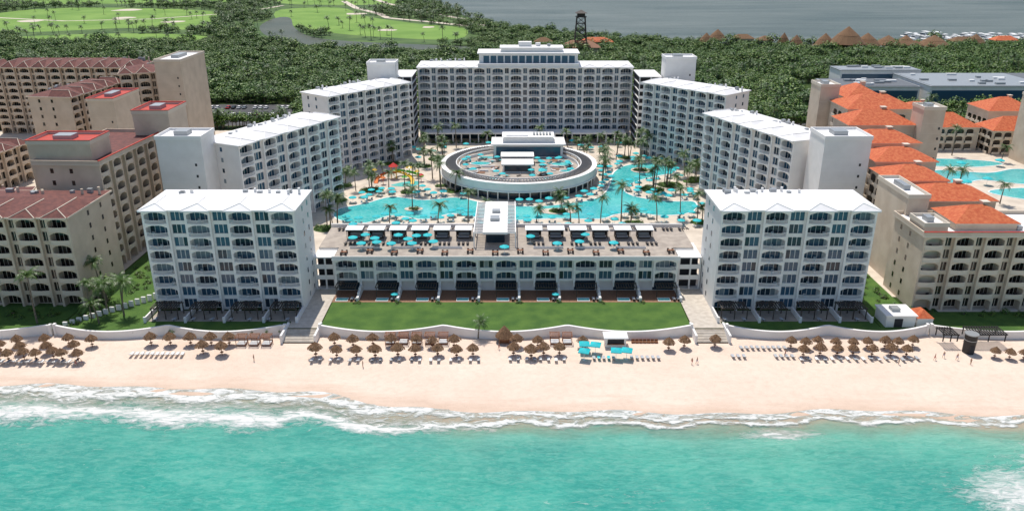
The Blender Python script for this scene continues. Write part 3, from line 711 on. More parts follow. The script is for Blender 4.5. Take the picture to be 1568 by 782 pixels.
def lounger_mesh(k,fk='white2'):
    b=MB()
    b.box(k,-.32,.32,-1.0,.35,.30,.40)
    b.poly(k,[(-.32,.35,.40),(.32,.35,.40),(.32,.95,.80),(-.32,.95,.80)]); b.poly(k,[(-.32,.37,.30),(.32,.37,.30),(.32,1.0,.72),(-.32,1.0,.72)])
    for x in (-.33,.33): b.poly(k,[(x,.35,.3),(x,.35,.4),(x,.95,.8),(x,1.0,.72)])
    b.poly(k,[(-.32,.95,.8),(.32,.95,.8),(.32,1.0,.72),(-.32,1.0,.72)])
    for x in (-.34,.28):
        for y in (-.9,.25): b.box(fk,x,x+.06,y,y+.06,0,.3)
        b.box(fk,x,x+.06,-1.02,.37,.24,.30)
    b.box('canvas',-.2,.2,.6,.8,.62,.7); return b.mesh('sun_lounger')
LW=lounger_mesh('canvas'); LG=lounger_mesh('grayc'); LB=lounger_mesh('brownc','black'); LT=lounger_mesh('turq')
def cabana_mesh():
    b=MB()
    for x in (-1.8,1.7):
        for y in (-1.5,1.4): b.box('black',x,x+.1,y,y+.1,0,2.5)
    b.box('black',-1.85,1.85,-1.55,-1.45,2.3,2.5); b.box('black',-1.85,1.85,1.45,1.55,2.3,2.5)
    b.hip('canvas',-2.1,2.1,-1.7,1.7,2.63,.3); b.box('canvas',-2.1,2.1,-1.7,1.7,2.5,2.629)
    b.box('brownc',-1.4,1.4,-.9,1.2,.1,.45); b.box('grayc',-1.35,1.35,-.85,1.0,.45,.6); b.box('grayc',-1.35,1.35,1.0,1.25,.45,1.0); b.box('brownc',-1.75,1.75,1.40,1.44,.1,2.5)
    for x in (-1.79,1.72): b.box('brownc',x,x+.06,-.2,1.4,.1,2.4)
    return b.mesh('cabana')
CAB=cabana_mesh()
def daybed_mesh():
    b=MB()
    for x in (-1.1,1.0):
        for y in (-1.1,1.0): b.box('wood',x,x+.1,y,y+.1,0,2.2)
    for i in range(9): b.box('wood',-1.2+i*.28,-1.08+i*.28,-1.2,1.2,2.3,2.38)
    b.box('wood',-1.2,1.2,-1.15,-1.05,2.2,2.3); b.box('wood',-1.2,1.2,1.05,1.15,2.2,2.3); b.box('wood',-1.0,1.0,-1,1,.15,.4); b.box('canvas',-.95,.95,-.95,.95,.4,.58); b.box('wood',-1,1,.96,1.0,.4,.9)
    return b.mesh('beach_daybed')
DB=daybed_mesh()

def palm_mesh(seed,h):
    rnd=random.Random(seed); b=MB(); lx,ly=rnd.uniform(-1,1),rnd.uniform(-1,1); n=6
    for i in range(n):
        t,t2=i/n,(i+1)/n
        b.cyl('bark',lx*t*t,ly*t*t,h*t,h*t2,.22-.10*t,.22-.10*t2,n=7,cap=False,tx=lx*(t2*t2-t*t),ty=ly*(t2*t2-t*t))
    C=Vector((lx,ly,h)); nf=22
    for f in range(nf):
        az=2*math.pi*f/nf*1.0+rnd.uniform(-.15,.15)+(f%2)*.1; el=rnd.uniform(-.35,1.15); Ln=rnd.uniform(2.7,3.7); k='palmy' if el<-.25 else 'palml'
        p=C.copy(); d=Vector((math.cos(az)*math.cos(el),math.sin(az)*math.cos(el),math.sin(el))); pts=[p.copy()]; ns=7
        for s in range(ns):
            p=p+d*Ln/ns; d=(d+Vector((0,0,-.24))).normalized(); pts.append(p.copy())
        side=Vector((-math.sin(az),math.cos(az),0))
        for s in range(ns):
            a,c=pts[s],pts[s+1]; u=(s+.5)/ns; w=.85*math.sin(math.pi*min(1,.18+u*.8))
            for sg in (-1,1):
                for q in (0,.5):
                    m=a.lerp(c,q); m2=a.lerp(c,q+.38); tip=m+side*sg*w*rnd.uniform(.85,1.1)+(c-a)*.9+Vector((0,0,-.28*w-rnd.uniform(0,.12)))
                    b.poly(k,[tuple(m),tuple(m2),tuple(tip)])
            b.poly(k,[tuple(a-side*.04),tuple(a+side*.04),tuple(c+side*.03),tuple(c-side*.03)])
    for i in range(5): b.cyl('palmy',C.x+rnd.uniform(-.2,.2),C.y+rnd.uniform(-.2,.2),h-.5,h-.25,.12,.1,n=5)
    return b.mesh('palm_tree')
PALM=[palm_mesh(i,h) for i,h in enumerate((5.5,7,8,9.5,6.2,11))]
def palm(x,y,z=0,big=None):
    i=random.randrange(len(PALM)) if big is None else big
    inst('palm_tree',PALM[i],(x,y,z),U(0,6.28),U(.85,1.15) if big is None else .8)
def tree_mesh(seed,r=3.2,h=5,nl=260,leaf=.75,flat=.65):
    rnd=random.Random(seed); b=MB(); b.cyl('bark',0,0,0,h*.6,.25,.15,n=6,cap=False)
    lobes=[(0,0,h,r*.75)]
    for i in range(6):
        a=i*1.05+rnd.uniform(-.3,.3); q=r*rnd.uniform(.45,.7); lobes.append((q*math.cos(a),q*math.sin(a),h-rnd.uniform(.2,1.3),r*rnd.uniform(.38,.6)))
    for l in lobes[1:]: b.beam('bark',(0,0,h*.45),(l[0]*.8,l[1]*.8,l[2]),.12)
    for i in range(nl):
        L=rnd.choice(lobes); 
        d=Vector((rnd.gauss(0,1),rnd.gauss(0,1),rnd.gauss(.45,1))).normalized(); rr=L[3]*rnd.uniform(.75,1.1)
        c=Vector((L[0],L[1],L[2]))+Vector((d.x*rr,d.y*rr,d.z*rr*flat))
        nrm=(d+Vector((rnd.uniform(-.5,.5),rnd.uniform(-.5,.5),rnd.uniform(.1,.9)))).normalized()
        t=nrm.cross(Vector((rnd.uniform(-1,1),rnd.uniform(-1,1),.3))).normalized(); s=nrm.cross(t); q=leaf*rnd.uniform(.6,1.3)
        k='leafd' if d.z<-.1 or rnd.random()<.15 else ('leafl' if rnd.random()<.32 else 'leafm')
        b.poly(k,[tuple(c-t*q*.6),tuple(c-s*q*.35),tuple(c+t*q*.6),tuple(c+s*q*.35)])
    return b.mesh('broadleaf_tree')
def emitter(name,pts,child_me,child_name):
    v=[];f=[]
    for (x,y,z,s) in pts:
        a=U(0,6.28); i=len(v)
        for k in range(4):
            t=a+k*math.pi/2; v.append((x+s*.7071*math.cos(t),y+s*.7071*math.sin(t),z))
        f.append((i,i+1,i+2,i+3))
    me=bpy.data.meshes.new(name); me.from_pydata(v,[],f); o=bpy.data.objects.new(name,me); COL.objects.link(o)
    o.instance_type='FACES'; o.use_instance_faces_scale=True; o.instance_faces_scale=1.0; o.show_instancer_for_render=False; o.show_instancer_for_viewport=False
    c=bpy.data.objects.new(child_name,child_me); COL.objects.link(c); c.parent=o; return o
LAG=[(-128,1319),(-71,1073),(-17,888),(61,804),(129,750),(256,702),(357,725),(462,735),(800,700),(800,2000),(-128,2000)]
def blocked(x,y):
    if y<388 and -300<x<268: return True
    if 394<y<410: return True
    if -172<x<-116 and 400<y<454: return True
    if 175<x<380 and 430<y<525: return True
    if inside(x,y,LAG): return True
    for d in (0,15,28):
        if inside(x,y+d,CANAL): return True
    for f in FAIR:
        if inside(x,y,f) or inside(x,y+20,f): return True
    return False
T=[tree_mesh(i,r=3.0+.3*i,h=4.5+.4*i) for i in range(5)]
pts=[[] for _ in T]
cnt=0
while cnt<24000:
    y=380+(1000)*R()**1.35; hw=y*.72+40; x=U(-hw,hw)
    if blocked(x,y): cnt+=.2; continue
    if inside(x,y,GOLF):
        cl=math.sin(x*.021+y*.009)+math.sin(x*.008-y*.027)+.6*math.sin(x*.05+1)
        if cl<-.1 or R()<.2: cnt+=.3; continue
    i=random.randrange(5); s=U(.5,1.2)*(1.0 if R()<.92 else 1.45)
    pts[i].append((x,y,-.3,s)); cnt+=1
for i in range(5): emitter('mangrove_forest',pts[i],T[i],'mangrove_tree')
pts=[[] for _ in range(3)]; c=0
while c<460:
    y=U(745,1320); x=U(-y*.68,-40)
    if inside(x,y,LAG) or inside(x,y,CANAL): continue
    if not inside(x,y,GOLF): continue
    if any(inside(x,y,f) for f in FAIR) and R()<.85: continue
    pts[c%3].append((x,y,0,U(.9,1.4))); c+=1
while c<760:
    y=U(385,620); x=U(-y*.7,y*.7)
    if blocked(x,y): continue
    pts[c%3].append((x,y,0,U(.9,1.3))); c+=1
for i in range(3): emitter('palm_grove',pts[i],PALM[i+2],'palm')
SH=tree_mesh(77,r=1.0,h=.6,nl=110,leaf=.35,flat=.8)
sp=[]
def shrub_rect(x0,x1,y0,y1,n,z=0,s0=.6,s1=1.1):
    for i in range(n): sp.append((U(x0,x1),U(y0,y1),z,U(s0,s1)))
shrub_rect(-108,-90,190,226,70); shrub_rect(-108,-104,172,190,20); shrub_rect(89,98.5,183,230,40); shrub_rect(99,100,171,181,8)
shrub_rect(-170,-110,176,181,60); shrub_rect(-44,42,358,362,60); shrub_rect(100,150,177,180,40)
for i in range(na-1):
    xx=-46.3+i*(aw+sw)+aw+.2; shrub_rect(xx-.6,xx+1.0,184.6,185.8,5,0,.35,.6)
shrub_rect(-108,-55,168.8,169.6,18,0,.3,.5)
BEDS=[(-52,284,4),(-38,282,3),(-22,282.5,2.4),(15.8,259.5,3.0),(-62,272,3),(-60,242,4),(52,285,4.5),(60,291,4.5),(30,330,4),(-30,330,5),(-36,318,3),(48,332,3),(-64,290,3),(72,300,3),(62,248,3),(-15,243,2),(20,245,2),(40,247,3),(69,296,3),(-50,322,3),(52,312,2.6),(-34,262,1.6),(37,318,2.5),(-27,290,2)]
for x,y,r in BEDS:
    n=int(r*r*2.2)
    sheet('planting_bed',smooth([(x+r*U(.9,1.2)*math.cos(a*.785),y+r*U(.7,1)*math.sin(a*.785)) for a in range(8)],3),.16,'lawn')
    for i in range(n):
        a=U(0,6.28); q=r*math.sqrt(R()); sp.append((x+q*math.cos(a),y+q*math.sin(a)*.8,.05,U(.5,1.0)))
    for i in range(max(1,int(r/1.3))): palm(x+U(-r,r)*.6,y+U(-r,r)*.5)
emitter('garden_shrubs',sp,SH,'shrub')
BT=[tree_mesh(90+i,r=2.6,h=4.2,nl=420,leaf=.5) for i in range(2)]
for x,y in [(-104,186),(-97,206),(-100,214),(-138,235),(-145,243),(-150,255),(-135,262),(-128,270),(-140,285),(-150,220),(-126,290),(-120,300),(-115,318),(-108,330),(-128,330),(94,200),(95,215),(150,300),(152,318),(150,240),(98,310),(105,330),(112,345),(120,360),(145,355),(-100,345),(-92,358),(-85,370),(150,335),(158,350),(135,330),(128,345),(-112,342),(-122,352),(-105,362),(98,368),(88,352),(92,340)]:
    inst('shade_tree',random.choice(BT),(x,y,0),U(0,6.28),U(.8,1.4))
palm(-8.0,168.5,-1.5,0)
for x,y in [(-103,176),(-101,180),(-99,184),(-104,182),(-96,178),(-106,188),(-100,173.5),
 (46,340),(50,330),(54,327),(38,322),(44,328),(68,304),(66,290),(60,292),(38,338),(-33,345),(-38,340),(33,348),(-25,350),(25,352),(41,334),(57,330),(-12,346),(12,348),
 (-9,246),(-24,244),(22,247),(36,249),(48,250),(-40,246),(-34,279),(-26,281),(34,290),(35,296),(-46,286),(-54,290),(-50,300),(-58,284),(-31,300),(37,305),(-57,246),(56,252),(8,247),(29,247),(52,278),(60,280),(48,289),
 (-150,262),(-142,270),(-160,275),(-135,278),(-128,300),(-122,284),(-140,300),(155,290),(165,292),(158,310),(155,292),(140,300),(228,300),(226,315),(132,250),(-180,250),(-172,245),(-120,262),(205,325),(214,290),(170,335),(190,336),(160,275),(230,285),(172,268),
 (-115,173.5),(-125,174),(-140,173),(-95,262),(-92,250),(-98,275),(-90,290)]: palm(x,y)

# ------------------------------------------------------------ beach furniture
BZ=-1.5
FX=[-44,-39.8,-35.4,-30.4,-26.2,-21.6,-17.3,-12.8,-8.4,.5,4.2,7.3,10.8]
for i,x in enumerate(FX): inst('thatched_umbrella',PAL[i%4],(x+U(-.5,.5),159.5+U(-.8,.8),BZ),U(0,6),U(.88,1.08))
for i,x in enumerate([-41,-36.5,-32,-27.8,-22.5,-18,-13.7,1.5,5.5,16]): inst('thatched_umbrella',PAL[(i+1)%4],(x+U(-.5,.5),164.3+U(-.6,.6),BZ),U(0,6),U(.88,1.05))
for i,x in enumerate([-84,-79.5,-74.8]): inst('thatched_umbrella',PAL[i%4],(x,165,BZ),U(0,6),1)
for i,(x,y) in enumerate([(-70,165),(-70.5,161),(-65.8,165),(-66,160.5)]): inst('thatched_umbrella',PAL[i%4],(x,y,BZ),U(0,6),1)
for i in range(8): inst('thatched_umbrella',PAL[i%4],(-117.5+i*2.9+U(-.4,.4),161.5+(i%2)*3.2+U(-.4,.4),BZ),U(0,6),.9)
for i in range(7): inst('thatched_umbrella',PAL[i%4],(-116+i*3.1+U(-.4,.4),158.3+U(-.8,.8),BZ),U(0,6),.9)
for x in (36,39.8,47): inst('thatched_umbrella',PAL[int(x)%4],(x,163.5+U(-1,1),BZ),U(0,6),.95)
for i in range(9): inst('thatched_umbrella',PAL[i%4],(64+i*3.6+U(-.5,.5),163.6+U(-.7,.7),BZ),U(0,6),U(.84,.95))
for i in range(7): inst('thatched_umbrella',PAL[i%4],(66+i*3.9+U(-.5,.5),159.6+U(-.8,.8),BZ),U(0,6),U(.84,.95))
for x,y in ((16.5,161.5),(19.0,161.2),(25.8,158.5),(16.2,158.2),(23.4,158.4)): inst('beach_umbrella',USQ,(x,y,BZ),U(0,.4))
for x in FX:
    for d in (-.9,.9): inst('sun_lounger',LG if R()<.4 else LW,(x+d,157.6+U(-.3,.3),BZ),math.pi+U(-.1,.1))
for i in range(11): inst('sun_lounger',LW,(-86.5+i*1.15,160.3+U(-.1,.1),BZ),math.pi+U(-.06,.06))
for i in range(9): inst('sun_lounger',LG,(53+i*1.25,163.3+U(-.1,.1),BZ),math.pi+U(-.06,.06))
for i in range(7): inst('sun_lounger',LG,(50+i*1.25+(6 if i>2 else 0),159.2,BZ),math.pi+U(-.06,.06))
for i in range(6): inst('sun_lounger',LG,(27+i*1.2,158.6,BZ),math.pi+U(-.06,.06))
for i in range(5): inst('sun_lounger',LT if i%2 else LG,(18.5+i*1.1,158.4,BZ),math.pi+U(-.06,.06))
for i in range(16): inst('sun_lounger',LG if i%2 else LW,(65+i*1.75,158+U(-.3,.3),BZ),math.pi+U(-.1,.1))
for i in range(14): inst('sun_lounger',LG if i%2 else LW,(-117+i*1.5,156.8+U(-.3,.3),BZ),math.pi+U(-.1,.1))
for i in range(5): inst('beach_daybed',DB,(-28.5+i*3.1,166.3,BZ))
for i in range(3): inst('beach_daybed',DB,(-63+i*2.9,165.5,BZ))
for i in range(2): inst('beach_daybed',DB,(10+i*2.9,166.3,BZ))
b=MB(); b.box('white',-2.4,2.4,-1.3,1.3,0,2.4); b.box('white2',-2.8,2.8,-1.8,1.6,2.4,2.65); b.hip('canvas',-2.8,2.8,-1.8,1.6,2.652,.7); b.box('dark',-1.9,1.9,-1.34,-1.301,1.0,2.1); b.box('wood',-2,2,-1.7,-1.341,.9,1.0)
b.obj('beach_kiosk',None,(24,165.3,BZ))
def hut(name,r,h,loc,k='thatch',n=4):
    b=MB()
    for i in range(n): 
        a=2*math.pi*(i+.5)/n; b.cyl('wood',r*.8*math.cos(a),r*.8*math.sin(a),0,h*.5,.12,n=6)
    b.cyl(k,0,0,h*.35,h*.7,r*1.15,r*.6,n=n*4,cap=False); b.cyl(k,0,0,h*.66,h,r*.68,.05,n=n*4,cap=False); b.box('wood',-r*.5,r*.5,-r*.5,r*.5,0,1)
    return b.obj(name,None,loc)
hut('palapa_bar',1.9,4.2,(-1.8,167,BZ))
b=MB()
for i in range(7): b.box('wood',i*.9,i*.9+.8,0,.5,.0,.45); b.box('wood',i*.9,i*.9+.8,.5,.58,0,.9)
b.obj('wooden_bench_row',None,(28,166,BZ))
b=MB(); b.cyl('black',0,0,0,4.6,1.25,1.35,n=20); b.cyl('metal',0,0,4.6,4.8,1.5,1.5,n=20); b.cyl('metal',0,0,3.2,3.35,1.4,1.4,n=20); b.box('dark',-.5,.5,-1.4,-1.2,0,2.1); b.obj('water_tank_tower',None,(104.5,161.8,BZ))
pergola(99.5,103,164,167.5,1.6,'black'); pergola(106,114,164,168,1.6,'black')
for i in range(5): inst('thatched_umbrella',PAL[i%4],(109+i*3,159+U(-1,1),BZ),0,.8)
e=empty('pool_house',(89.5,171.5,0)); b=MB(); b.box('white',0,7,0,6,0,2.8); b.box('white2',-.3,7.3,-.3,6.3,2.8,3.1); b.hip('orange',7.5,11.5,0,5.5,2.2,1.5); b.box('white',7.6,11.4,.3,5.2,0,2.2); b.box('dark',2,4,-.05,-.01,0,2.2); b.box('metal',2,4,2,4,3.1,3.9); b.obj('walls',e)

# roof terrace furniture
for i in range(6): inst('cabana',CAB,(-43.3+i*6.0,206.8,TD),0,1.12); inst('cabana',CAB,(6+i*6.1,206.8,TD),0,1.12)
for i in range(22):
    x=-49+i*4.6
    if -13<x<2: continue
    for q in (0,1.1,2.2): inst('sun_lounger',LB,(x+q,213.2,TD),math.pi)
for i in range(17):
    x=-45+i*5.1
    if -13<x<1: continue
    for q in (0,1.2,2.4): inst('sun_lounger',LB,(x+q,201.6,TD),math.pi)
for x,y in [(-43,201),(-40,203.3),(-37,200.5),(-36,197.5),(-31,203),(-28,200),(-26,202.5),(-23,203),(-21,198),(-32,196.5),(-40,196.6),(-26.5,196.6),(5,202),(12,196.6),(18,198),(27,197),(20,203.5),(-2,194),(-45,212),(-33,213)]:
    inst('pool_umbrella',UT,(x,y+1,TD),U(0,1),.78)
for i in range(14):
    x=-44+i*6.6
    b=MB(); b.box('wood',-.8,.8,-.4,.4,.7,.78); b.cyl('black',0,0,0,.7,.08,n=6)
    for q in (-.6,.6): b.box('brownc',q-.25,q+.25,-.95,-.5,.4,.48); b.box('brownc',q-.25,q+.25,.5,.95,.4,.48); b.box('brownc',q-.25,q+.25,-1.0,-.93,.0,.9); b.box('brownc',q-.25,q+.25,.951,1.0,0,.9)
    b.obj('dining_table',None,(x,194.2+(i%2)*1.3,TD))
for i in range(9):
    xx=-46.3+i*(aw+sw)
    inst('sun_lounger',LG,(xx+5,187,.04),math.pi); inst('sun_lounger',LG,(xx+6.1,187,.04),math.pi)
    if i%4==1: inst('pool_umbrella',UT,(xx+5.6,187.6,.04),0,.6)
for i in range(8): inst('sun_lounger',LG,(-87+i*4.6,175.0,.04),math.pi); inst('sun_lounger',LG,(52+i*4.6,175.0,.04),math.pi)
def free(x,y,m=0):
    if inside(x,y,POOL): return False
    if (x-cx)**2+(y-cy)**2<33**2: return False
    for bx,by,r in BEDS:
        if (x-bx)**2+(y-by)**2<(r+1)**2: return False
    for (ax,ay),(bx,by) in (((-81,231),(-60,273)),((-60,273),(-70,303)),((-70,303),(-43,336)),((85.5,237),(68,279)),((68,279),(80,300)),((82,306),(55,336))):
        if ay<=y<=by or by<=y<=ay:
            t=(y-ay)/(by-ay); xw=ax+(bx-ax)*t
            if (x<xw+3 and ax<0) or (x>xw-3 and ax>0): return False
    return y<358 and -58<x<66
placed=[]
tries=0
while len(placed)<120 and tries<20000:
    tries+=1; i=random.randrange(len(POOL)); a=U(0,6.28); d=U(1.5,13); x=POOL[i][0]+d*math.cos(a); y=POOL[i][1]+d*math.sin(a)
    if y<236 or not free(x,y) or any((x-p)**2+(y-q)**2<11 for p,q in placed): continue
    placed.append((x,y)); inst('pool_umbrella',UT,(x,y,0),U(0,1),U(.75,.9))
    r=U(-.4,.4)+(0 if R()<.5 else math.pi)
    for d in (-.9,.9):
        if free(x+d,y-1): inst('sun_lounger',LW if R()<.6 else LG,(x+d*math.cos(r),y+d*math.sin(r)-.8,.01),r)
n=0
while n<30:
    x,y=U(-50,62),U(325,356)
    if (x-cx)**2+(y-cy)**2<34**2 or not free(x,y): continue
    inst('pool_umbrella',UT,(x,y,0),U(0,1),.85); n+=1
n=0
while n<50:
    a=U(0,6.28); r=U(8,22); x,y=r*math.cos(a),r*math.sin(a)
    if (-12<x<20 and y>11) or (-8<x<7 and -11<y<10): continue
    if n%2: inst('pool_umbrella',UT,(cx+x,cy+y,4.6),U(0,1),.75)
    inst('sun_lounger',(LB,LW,LT)[n%3],(cx+x+1,cy+y,4.63),U(0,6.28)); n+=1
for x,y in [(-146,250),(-152,238),(-140,252),(-134,246),(-158,250),(158,302),(170,316),(182,314),(200,318),(212,312),(224,296),(208,288),(180,291),(170,287)]:
    inst('pool_umbrella',UT,(x,y,0),0,1.1)
e=empty('splash_park',(-44,299,0)); b=MB()
for (x,y) in ((-3,0),(-1,0),(-3,2),(-1,2)): b.cyl('yellow',x,y,0,5,.12,n=6)
b.box('oran',-3.3,-.7,-.3,2.3,2.4,2.6); b.cyl('red',-2,1,5,6.4,2.0,.1,n=8,cap=False)
def slide(k,pts,w=.9):
    P=[Vector(p) for p in pts]
    for a,c in zip(P,P[1:]):
        d=(c-a); s=Vector((-d.y,d.x,0)).normalized()*w/2
        b.poly(k,[tuple(a-s),tuple(a+s),tuple(c+s),tuple(c-s)])
        for q in (-1,1): b.poly(k,[tuple(a+s*q),tuple(c+s*q),tuple(c+s*q+Vector((0,0,.5))),tuple(a+s*q+Vector((0,0,.5)))])
slide('yellow',[(-1,1,2.6),(1,1,2.3),(3,0,1.8),(5,-2,1.3),(6,-5,.7),(6,-7,.2)],1.4)
slide('oran',[(-3,1,2.6),(-5,1,2.0),(-7,0,1.4),(-8,-3,.8),(-8,-6,.2)],1.4)
slide('green',[(-2,2.5,2.6),(-1,5,2.1),(2,6,1.5),(6,5,.8),(9,3,.3)],1.4)
for x,y,k in ((-10,4,'yellow'),(9,-3,'red'),(3,-6,'green'),(-5,-7,'oran'),(7,2,'yellow')):
    b.cyl(k,x,y,0,2.6,.1,n=6); b.cyl(k,x,y,2.6,3.3,1.1,.1,n=12,cap=False)
b.cyl('green',4,2,0,4.2,.15,n=6); b.cyl('yellow',4,2,4.2,4.9,1.5,.2,n=10,cap=False)
b.obj('play_structure',e)
sheet('splash_pad',smooth([(-56,294),(-50,306),(-40,307),(-33,298),(-38,290),(-48,289)],4),.03,'walk')
sheet('splash_pool',smooth([(-46,291),(-40,296),(-36,296),(-36,291),(-41,289)],4),.05,'pool')

# distant landmarks -----------------------------------------------------
e=empty('lookout_tower',(55,660,0)); b=MB(); H=30; w0,w1=5.5,3.2
lv=6
for s in range(lv):
    za,zb=H*s/lv,H*(s+1)/lv; a=w0+(w1-w0)*s/lv; c=w0+(w1-w0)*(s+1)/lv
    A=[(-a,-a,za),(a,-a,za),(a,a,za),(-a,a,za)]; C_=[(-c,-c,zb),(c,-c,zb),(c,c,zb),(-c,c,zb)]
    for i in range(4): j=(i+1)%4; b.beam('darkwood',A[i],C_[i],.6); b.beam('darkwood',A[i],C_[j],.3); b.beam('darkwood',A[j],C_[i],.3); b.beam('darkwood',C_[i],C_[j],.45)
b.box('darkwood',-4.2,4.2,-4.2,4.2,30,30.5); b.box('darkwood',-3,3,-3,3,30.5,33); b.hip('darkwood',-4.6,4.6,-4.6,4.6,33,2.5)
b.hip('wood',-16,16,-8,10,7,5); b.box('tan',-14,14,-6,8,0,7); b.obj('frame',e)
for x,y,r,h in ((262,686,8,15),(278,680,13,21),(298,688,10,15),(240,692,6,13),(320,698,10,12),(340,708,8,11),(170,718,6,12),(182,728,8,14),(400,708,8,12),(232,700,5,14),(355,690,12,13)): hut('thatched_palapa',r,h,(x,y,0))
for x,y,w_,d_ in ((196,725,18,10),(215,712,12,10),(380,705,26,10),(310,676,30,9),(420,712,20,10),(60,700,26,12),(20,700,14,10)):
    e=empty('lagoon_restaurant',(x,y,0)); b=MB(); b.box('white' if int(x)%2 else 'tanr',0,w_,0,d_,0,6); b.box('dark',1,w_-1,-.1,-.02,1,4.5); b.hip('thatch' if int(x)%3 else 'orange',-1,w_+1,-1,d_+1,6,3.5); b.obj('walls',e)
b=MB(); b.box('tan',0,60,0,4,0,1.2)
for i in range(15): b.cyl('wood',i*4,4,-1,2,.3,n=6)
b.obj('pier',None,(255,716,0))
sheet('marina_dock',[(360,716),(520,716),(520,733),(360,731)],.3,'walk')
def boat():
    b=MB(); P=[(-6,-1.6),(3,-1.8),(6.5,0),(3,1.8),(-6,1.6)]; Q=[(-5.6,-1.2),(2.6,-1.3),(5.4,0),(2.6,1.3),(-5.6,1.2)]
    n=5
    for i in range(n): j=(i+1)%n; b.poly('white2',[(*Q[i],-.2),(*Q[j],-.2),(*P[j],1.3),(*P[i],1.3)])
    b.poly('white2',[(*p,1.3) for p in P]); b.box('white2',-3,1.5,-1.1,1.1,1.3,2.9); b.box('glassb',-2.9,1.55,-1.13,1.13,2,2.6); b.box('canvas',-4.5,.5,-1.3,1.3,3.6,3.75)
    for x in (-4.3,.2): b.box('metal',x,x+.1,-1.2,-1.1,1.3,3.6); b.box('metal',x,x+.1,1.1,1.2,1.3,3.6)
    return b.mesh('motor_boat')
BO=boat()
for i in range(39): inst('motor_boat',BO,(375+(i%13)*9+U(-1,1),742+(i//13)*20+U(-3,3),.1),math.pi/2+U(-.2,.2),U(1.0,1.8))
def car(k):
    b=MB(); b.box(k,-.9,.9,-2.2,2.2,.35,.9)
    A=[(-.85,-1.4,.9),(.85,-1.4,.9),(.85,1.7,.9),(-.85,1.7,.9)]; C_=[(-.7,-.6,1.45),(.7,-.6,1.45),(.7,1.2,1.45),(-.7,1.2,1.45)]
    for i in range(4): j=(i+1)%4; b.poly('glassb',[A[i],A[j],C_[j],C_[i]])
    b.poly(k,C_)
    for x in (-.92,.7):
        for y in (-1.4,1.4):
            for t in range(8):
                a,c=t*math.pi/4,(t+1)*math.pi/4
                b.poly('tyre',[(x,y+.33*math.cos(a),.33+.33*math.sin(a)),(x,y+.33*math.cos(c),.33+.33*math.sin(c)),(x+.22,y+.33*math.cos(c),.33+.33*math.sin(c)),(x+.22,y+.33*math.cos(a),.33+.33*math.sin(a))])
            b.poly('tyre',[(x if x<0 else x+.22,y+.33*math.cos(t*math.pi/4),.33+.33*math.sin(t*math.pi/4)) for t in range(8)])
    return b.mesh('car')
CARS=[car('white2'),car('metal'),car('red'),car('black')]
for i in range(30):
    if R()<.7: inst('parked_car',CARS[i%4 if R()<.6 else 0],(-166+(i%15)*3.0,420 if i<15 else 440,.02))
for i in range(8): inst('car',CARS[i%4],(-140+i*45+U(-9,9),399 if i%2 else 405,.02),math.pi/2)

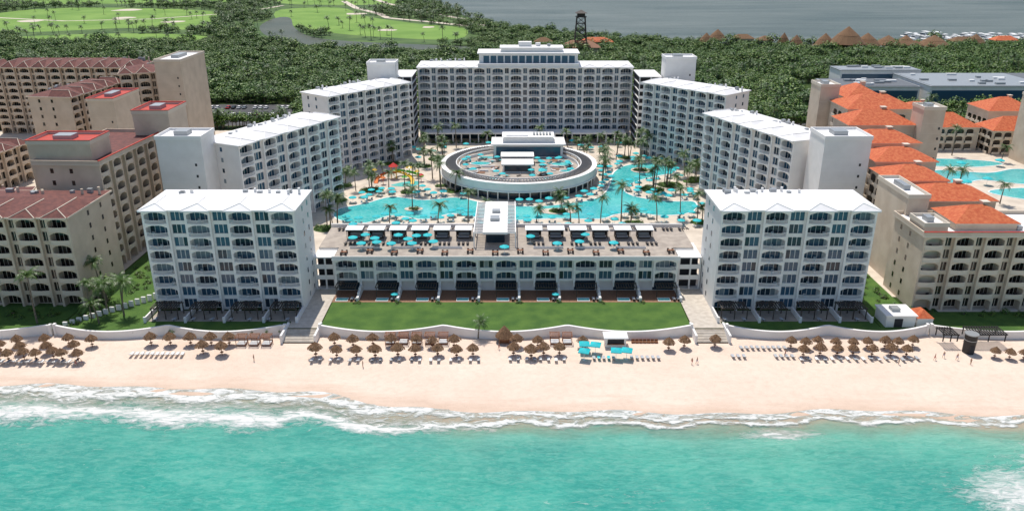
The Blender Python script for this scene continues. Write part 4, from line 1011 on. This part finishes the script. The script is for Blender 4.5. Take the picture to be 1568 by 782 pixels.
# ------------------------------------------------------------ people
def person(seed,suit,wide=0.0,walk=.2):
    me=bpy.data.meshes.new('person')
    V=[(0,0,.95),(0,0,1.15),(0,0,1.38),(0,0,1.5),(0,.01,1.6),(0,.0,1.72), (-.1,0,.92),(-.11,walk,.5),(-.11,walk*.8,.06),(-.11,walk*.8-.14,.03),(.1,0,.92),(.11,-walk*.6,.5),(.11,-walk,.06),(.11,-walk-.14,.03),
       (-.2,0,1.4),(-.26,.04,1.13),(-.27,-.06,.88),(-.27,-.08,.80),(.2,0,1.4),(.26,-.04,1.13),(.27,-.14,.9),(.27,-.17,.82)]
    E=[(0,1),(1,2),(2,3),(3,4),(4,5),(0,6),(6,7),(7,8),(8,9),(0,10),(10,11),(11,12),(12,13),(2,14),(14,15),(15,16),(16,17),(2,18),(18,19),(19,20),(20,21)]
    RR=[.14,.12,.14,.055,.10,.08,.09,.065,.04,.03,.09,.065,.04,.03,.055,.04,.03,.035,.055,.04,.03,.035]
    me.from_pydata(V,E,[]); o=bpy.data.objects.new('person_tmp',me); COL.objects.link(o)
    o.modifiers.new('s','SKIN'); 
    for i,r in enumerate(RR): me.skin_vertices[0].data[i].radius=(r,r*.8)
    me.skin_vertices[0].data[0].use_root=True
    s=o.modifiers.new('u','SUBSURF'); s.levels=1; s.render_levels=1
    dg=bpy.context.evaluated_depsgraph_get(); dg.update(); nm=bpy.data.meshes.new_from_object(o.evaluated_get(dg)); bpy.data.objects.remove(o)
    nm.materials.clear()
    for k in ('skin',suit,'hair'): nm.materials.append(M[k])
    for p in nm.polygons:
        z=p.center.z; x=abs(p.center.x)
        p.material_index=1 if (.72<z<1.02 and x<.2) else (2 if z>1.68 or (z>1.58 and p.center.y>.04) else 0)
    return nm
try:
    PE=[person(1,'swimr'),person(2,'swimb'),person(3,'hair',0,.02)]
    for i,(x,y) in enumerate([(-97,156),(-95.8,156.2),(-33,155),(40,156),(41.2,156.3),(86,156),(95,158),(97.5,159),(-58,158),(-3,163),(100,158),(102,156),(62,160)]):
        inst('person',PE[i%3],(x,y,gz(x,y)+.0),U(0,6.28))
except Exception as ex: print('people',ex)

# ------------------------------------------------------------ light, sky, camera
sun_dir=Vector((-.12,math.cos(math.radians(68)),math.sin(math.radians(68)))).normalized()
ld=bpy.data.lights.new('sun','SUN'); ld.energy=4.1; ld.angle=math.radians(.5); ld.color=(1,.945,.87)
lo=bpy.data.objects.new('sun',ld); COL.objects.link(lo); lo.rotation_euler=sun_dir.to_track_quat('Z','Y').to_euler(); lo.location=(0,300,300)
w=bpy.data.worlds.new('World'); scene.world=w; w.use_nodes=True; nt=w.node_tree; bg=nt.nodes['Background']; bg.inputs[1].default_value=.125
sk=nt.nodes.new('ShaderNodeTexSky'); sk.sky_type='NISHITA'; sk.sun_disc=False; sk.sun_elevation=math.radians(68); sk.sun_rotation=math.atan2(-.12,math.cos(math.radians(68)))
nt.links.new(sk.outputs[0],bg.inputs[0])
scene.view_settings.view_transform='Standard'; scene.view_settings.look='None'; scene.view_settings.exposure=0
cd=bpy.data.cameras.new('camera'); cam=bpy.data.objects.new('camera',cd); COL.objects.link(cam)
cd.sensor_width=36; cd.lens=28.0; cd.clip_end=20000; cd.clip_start=1
cam.location=(0,0,86); cam.rotation_euler=(math.radians(90-21.5),0,0); scene.camera=cam
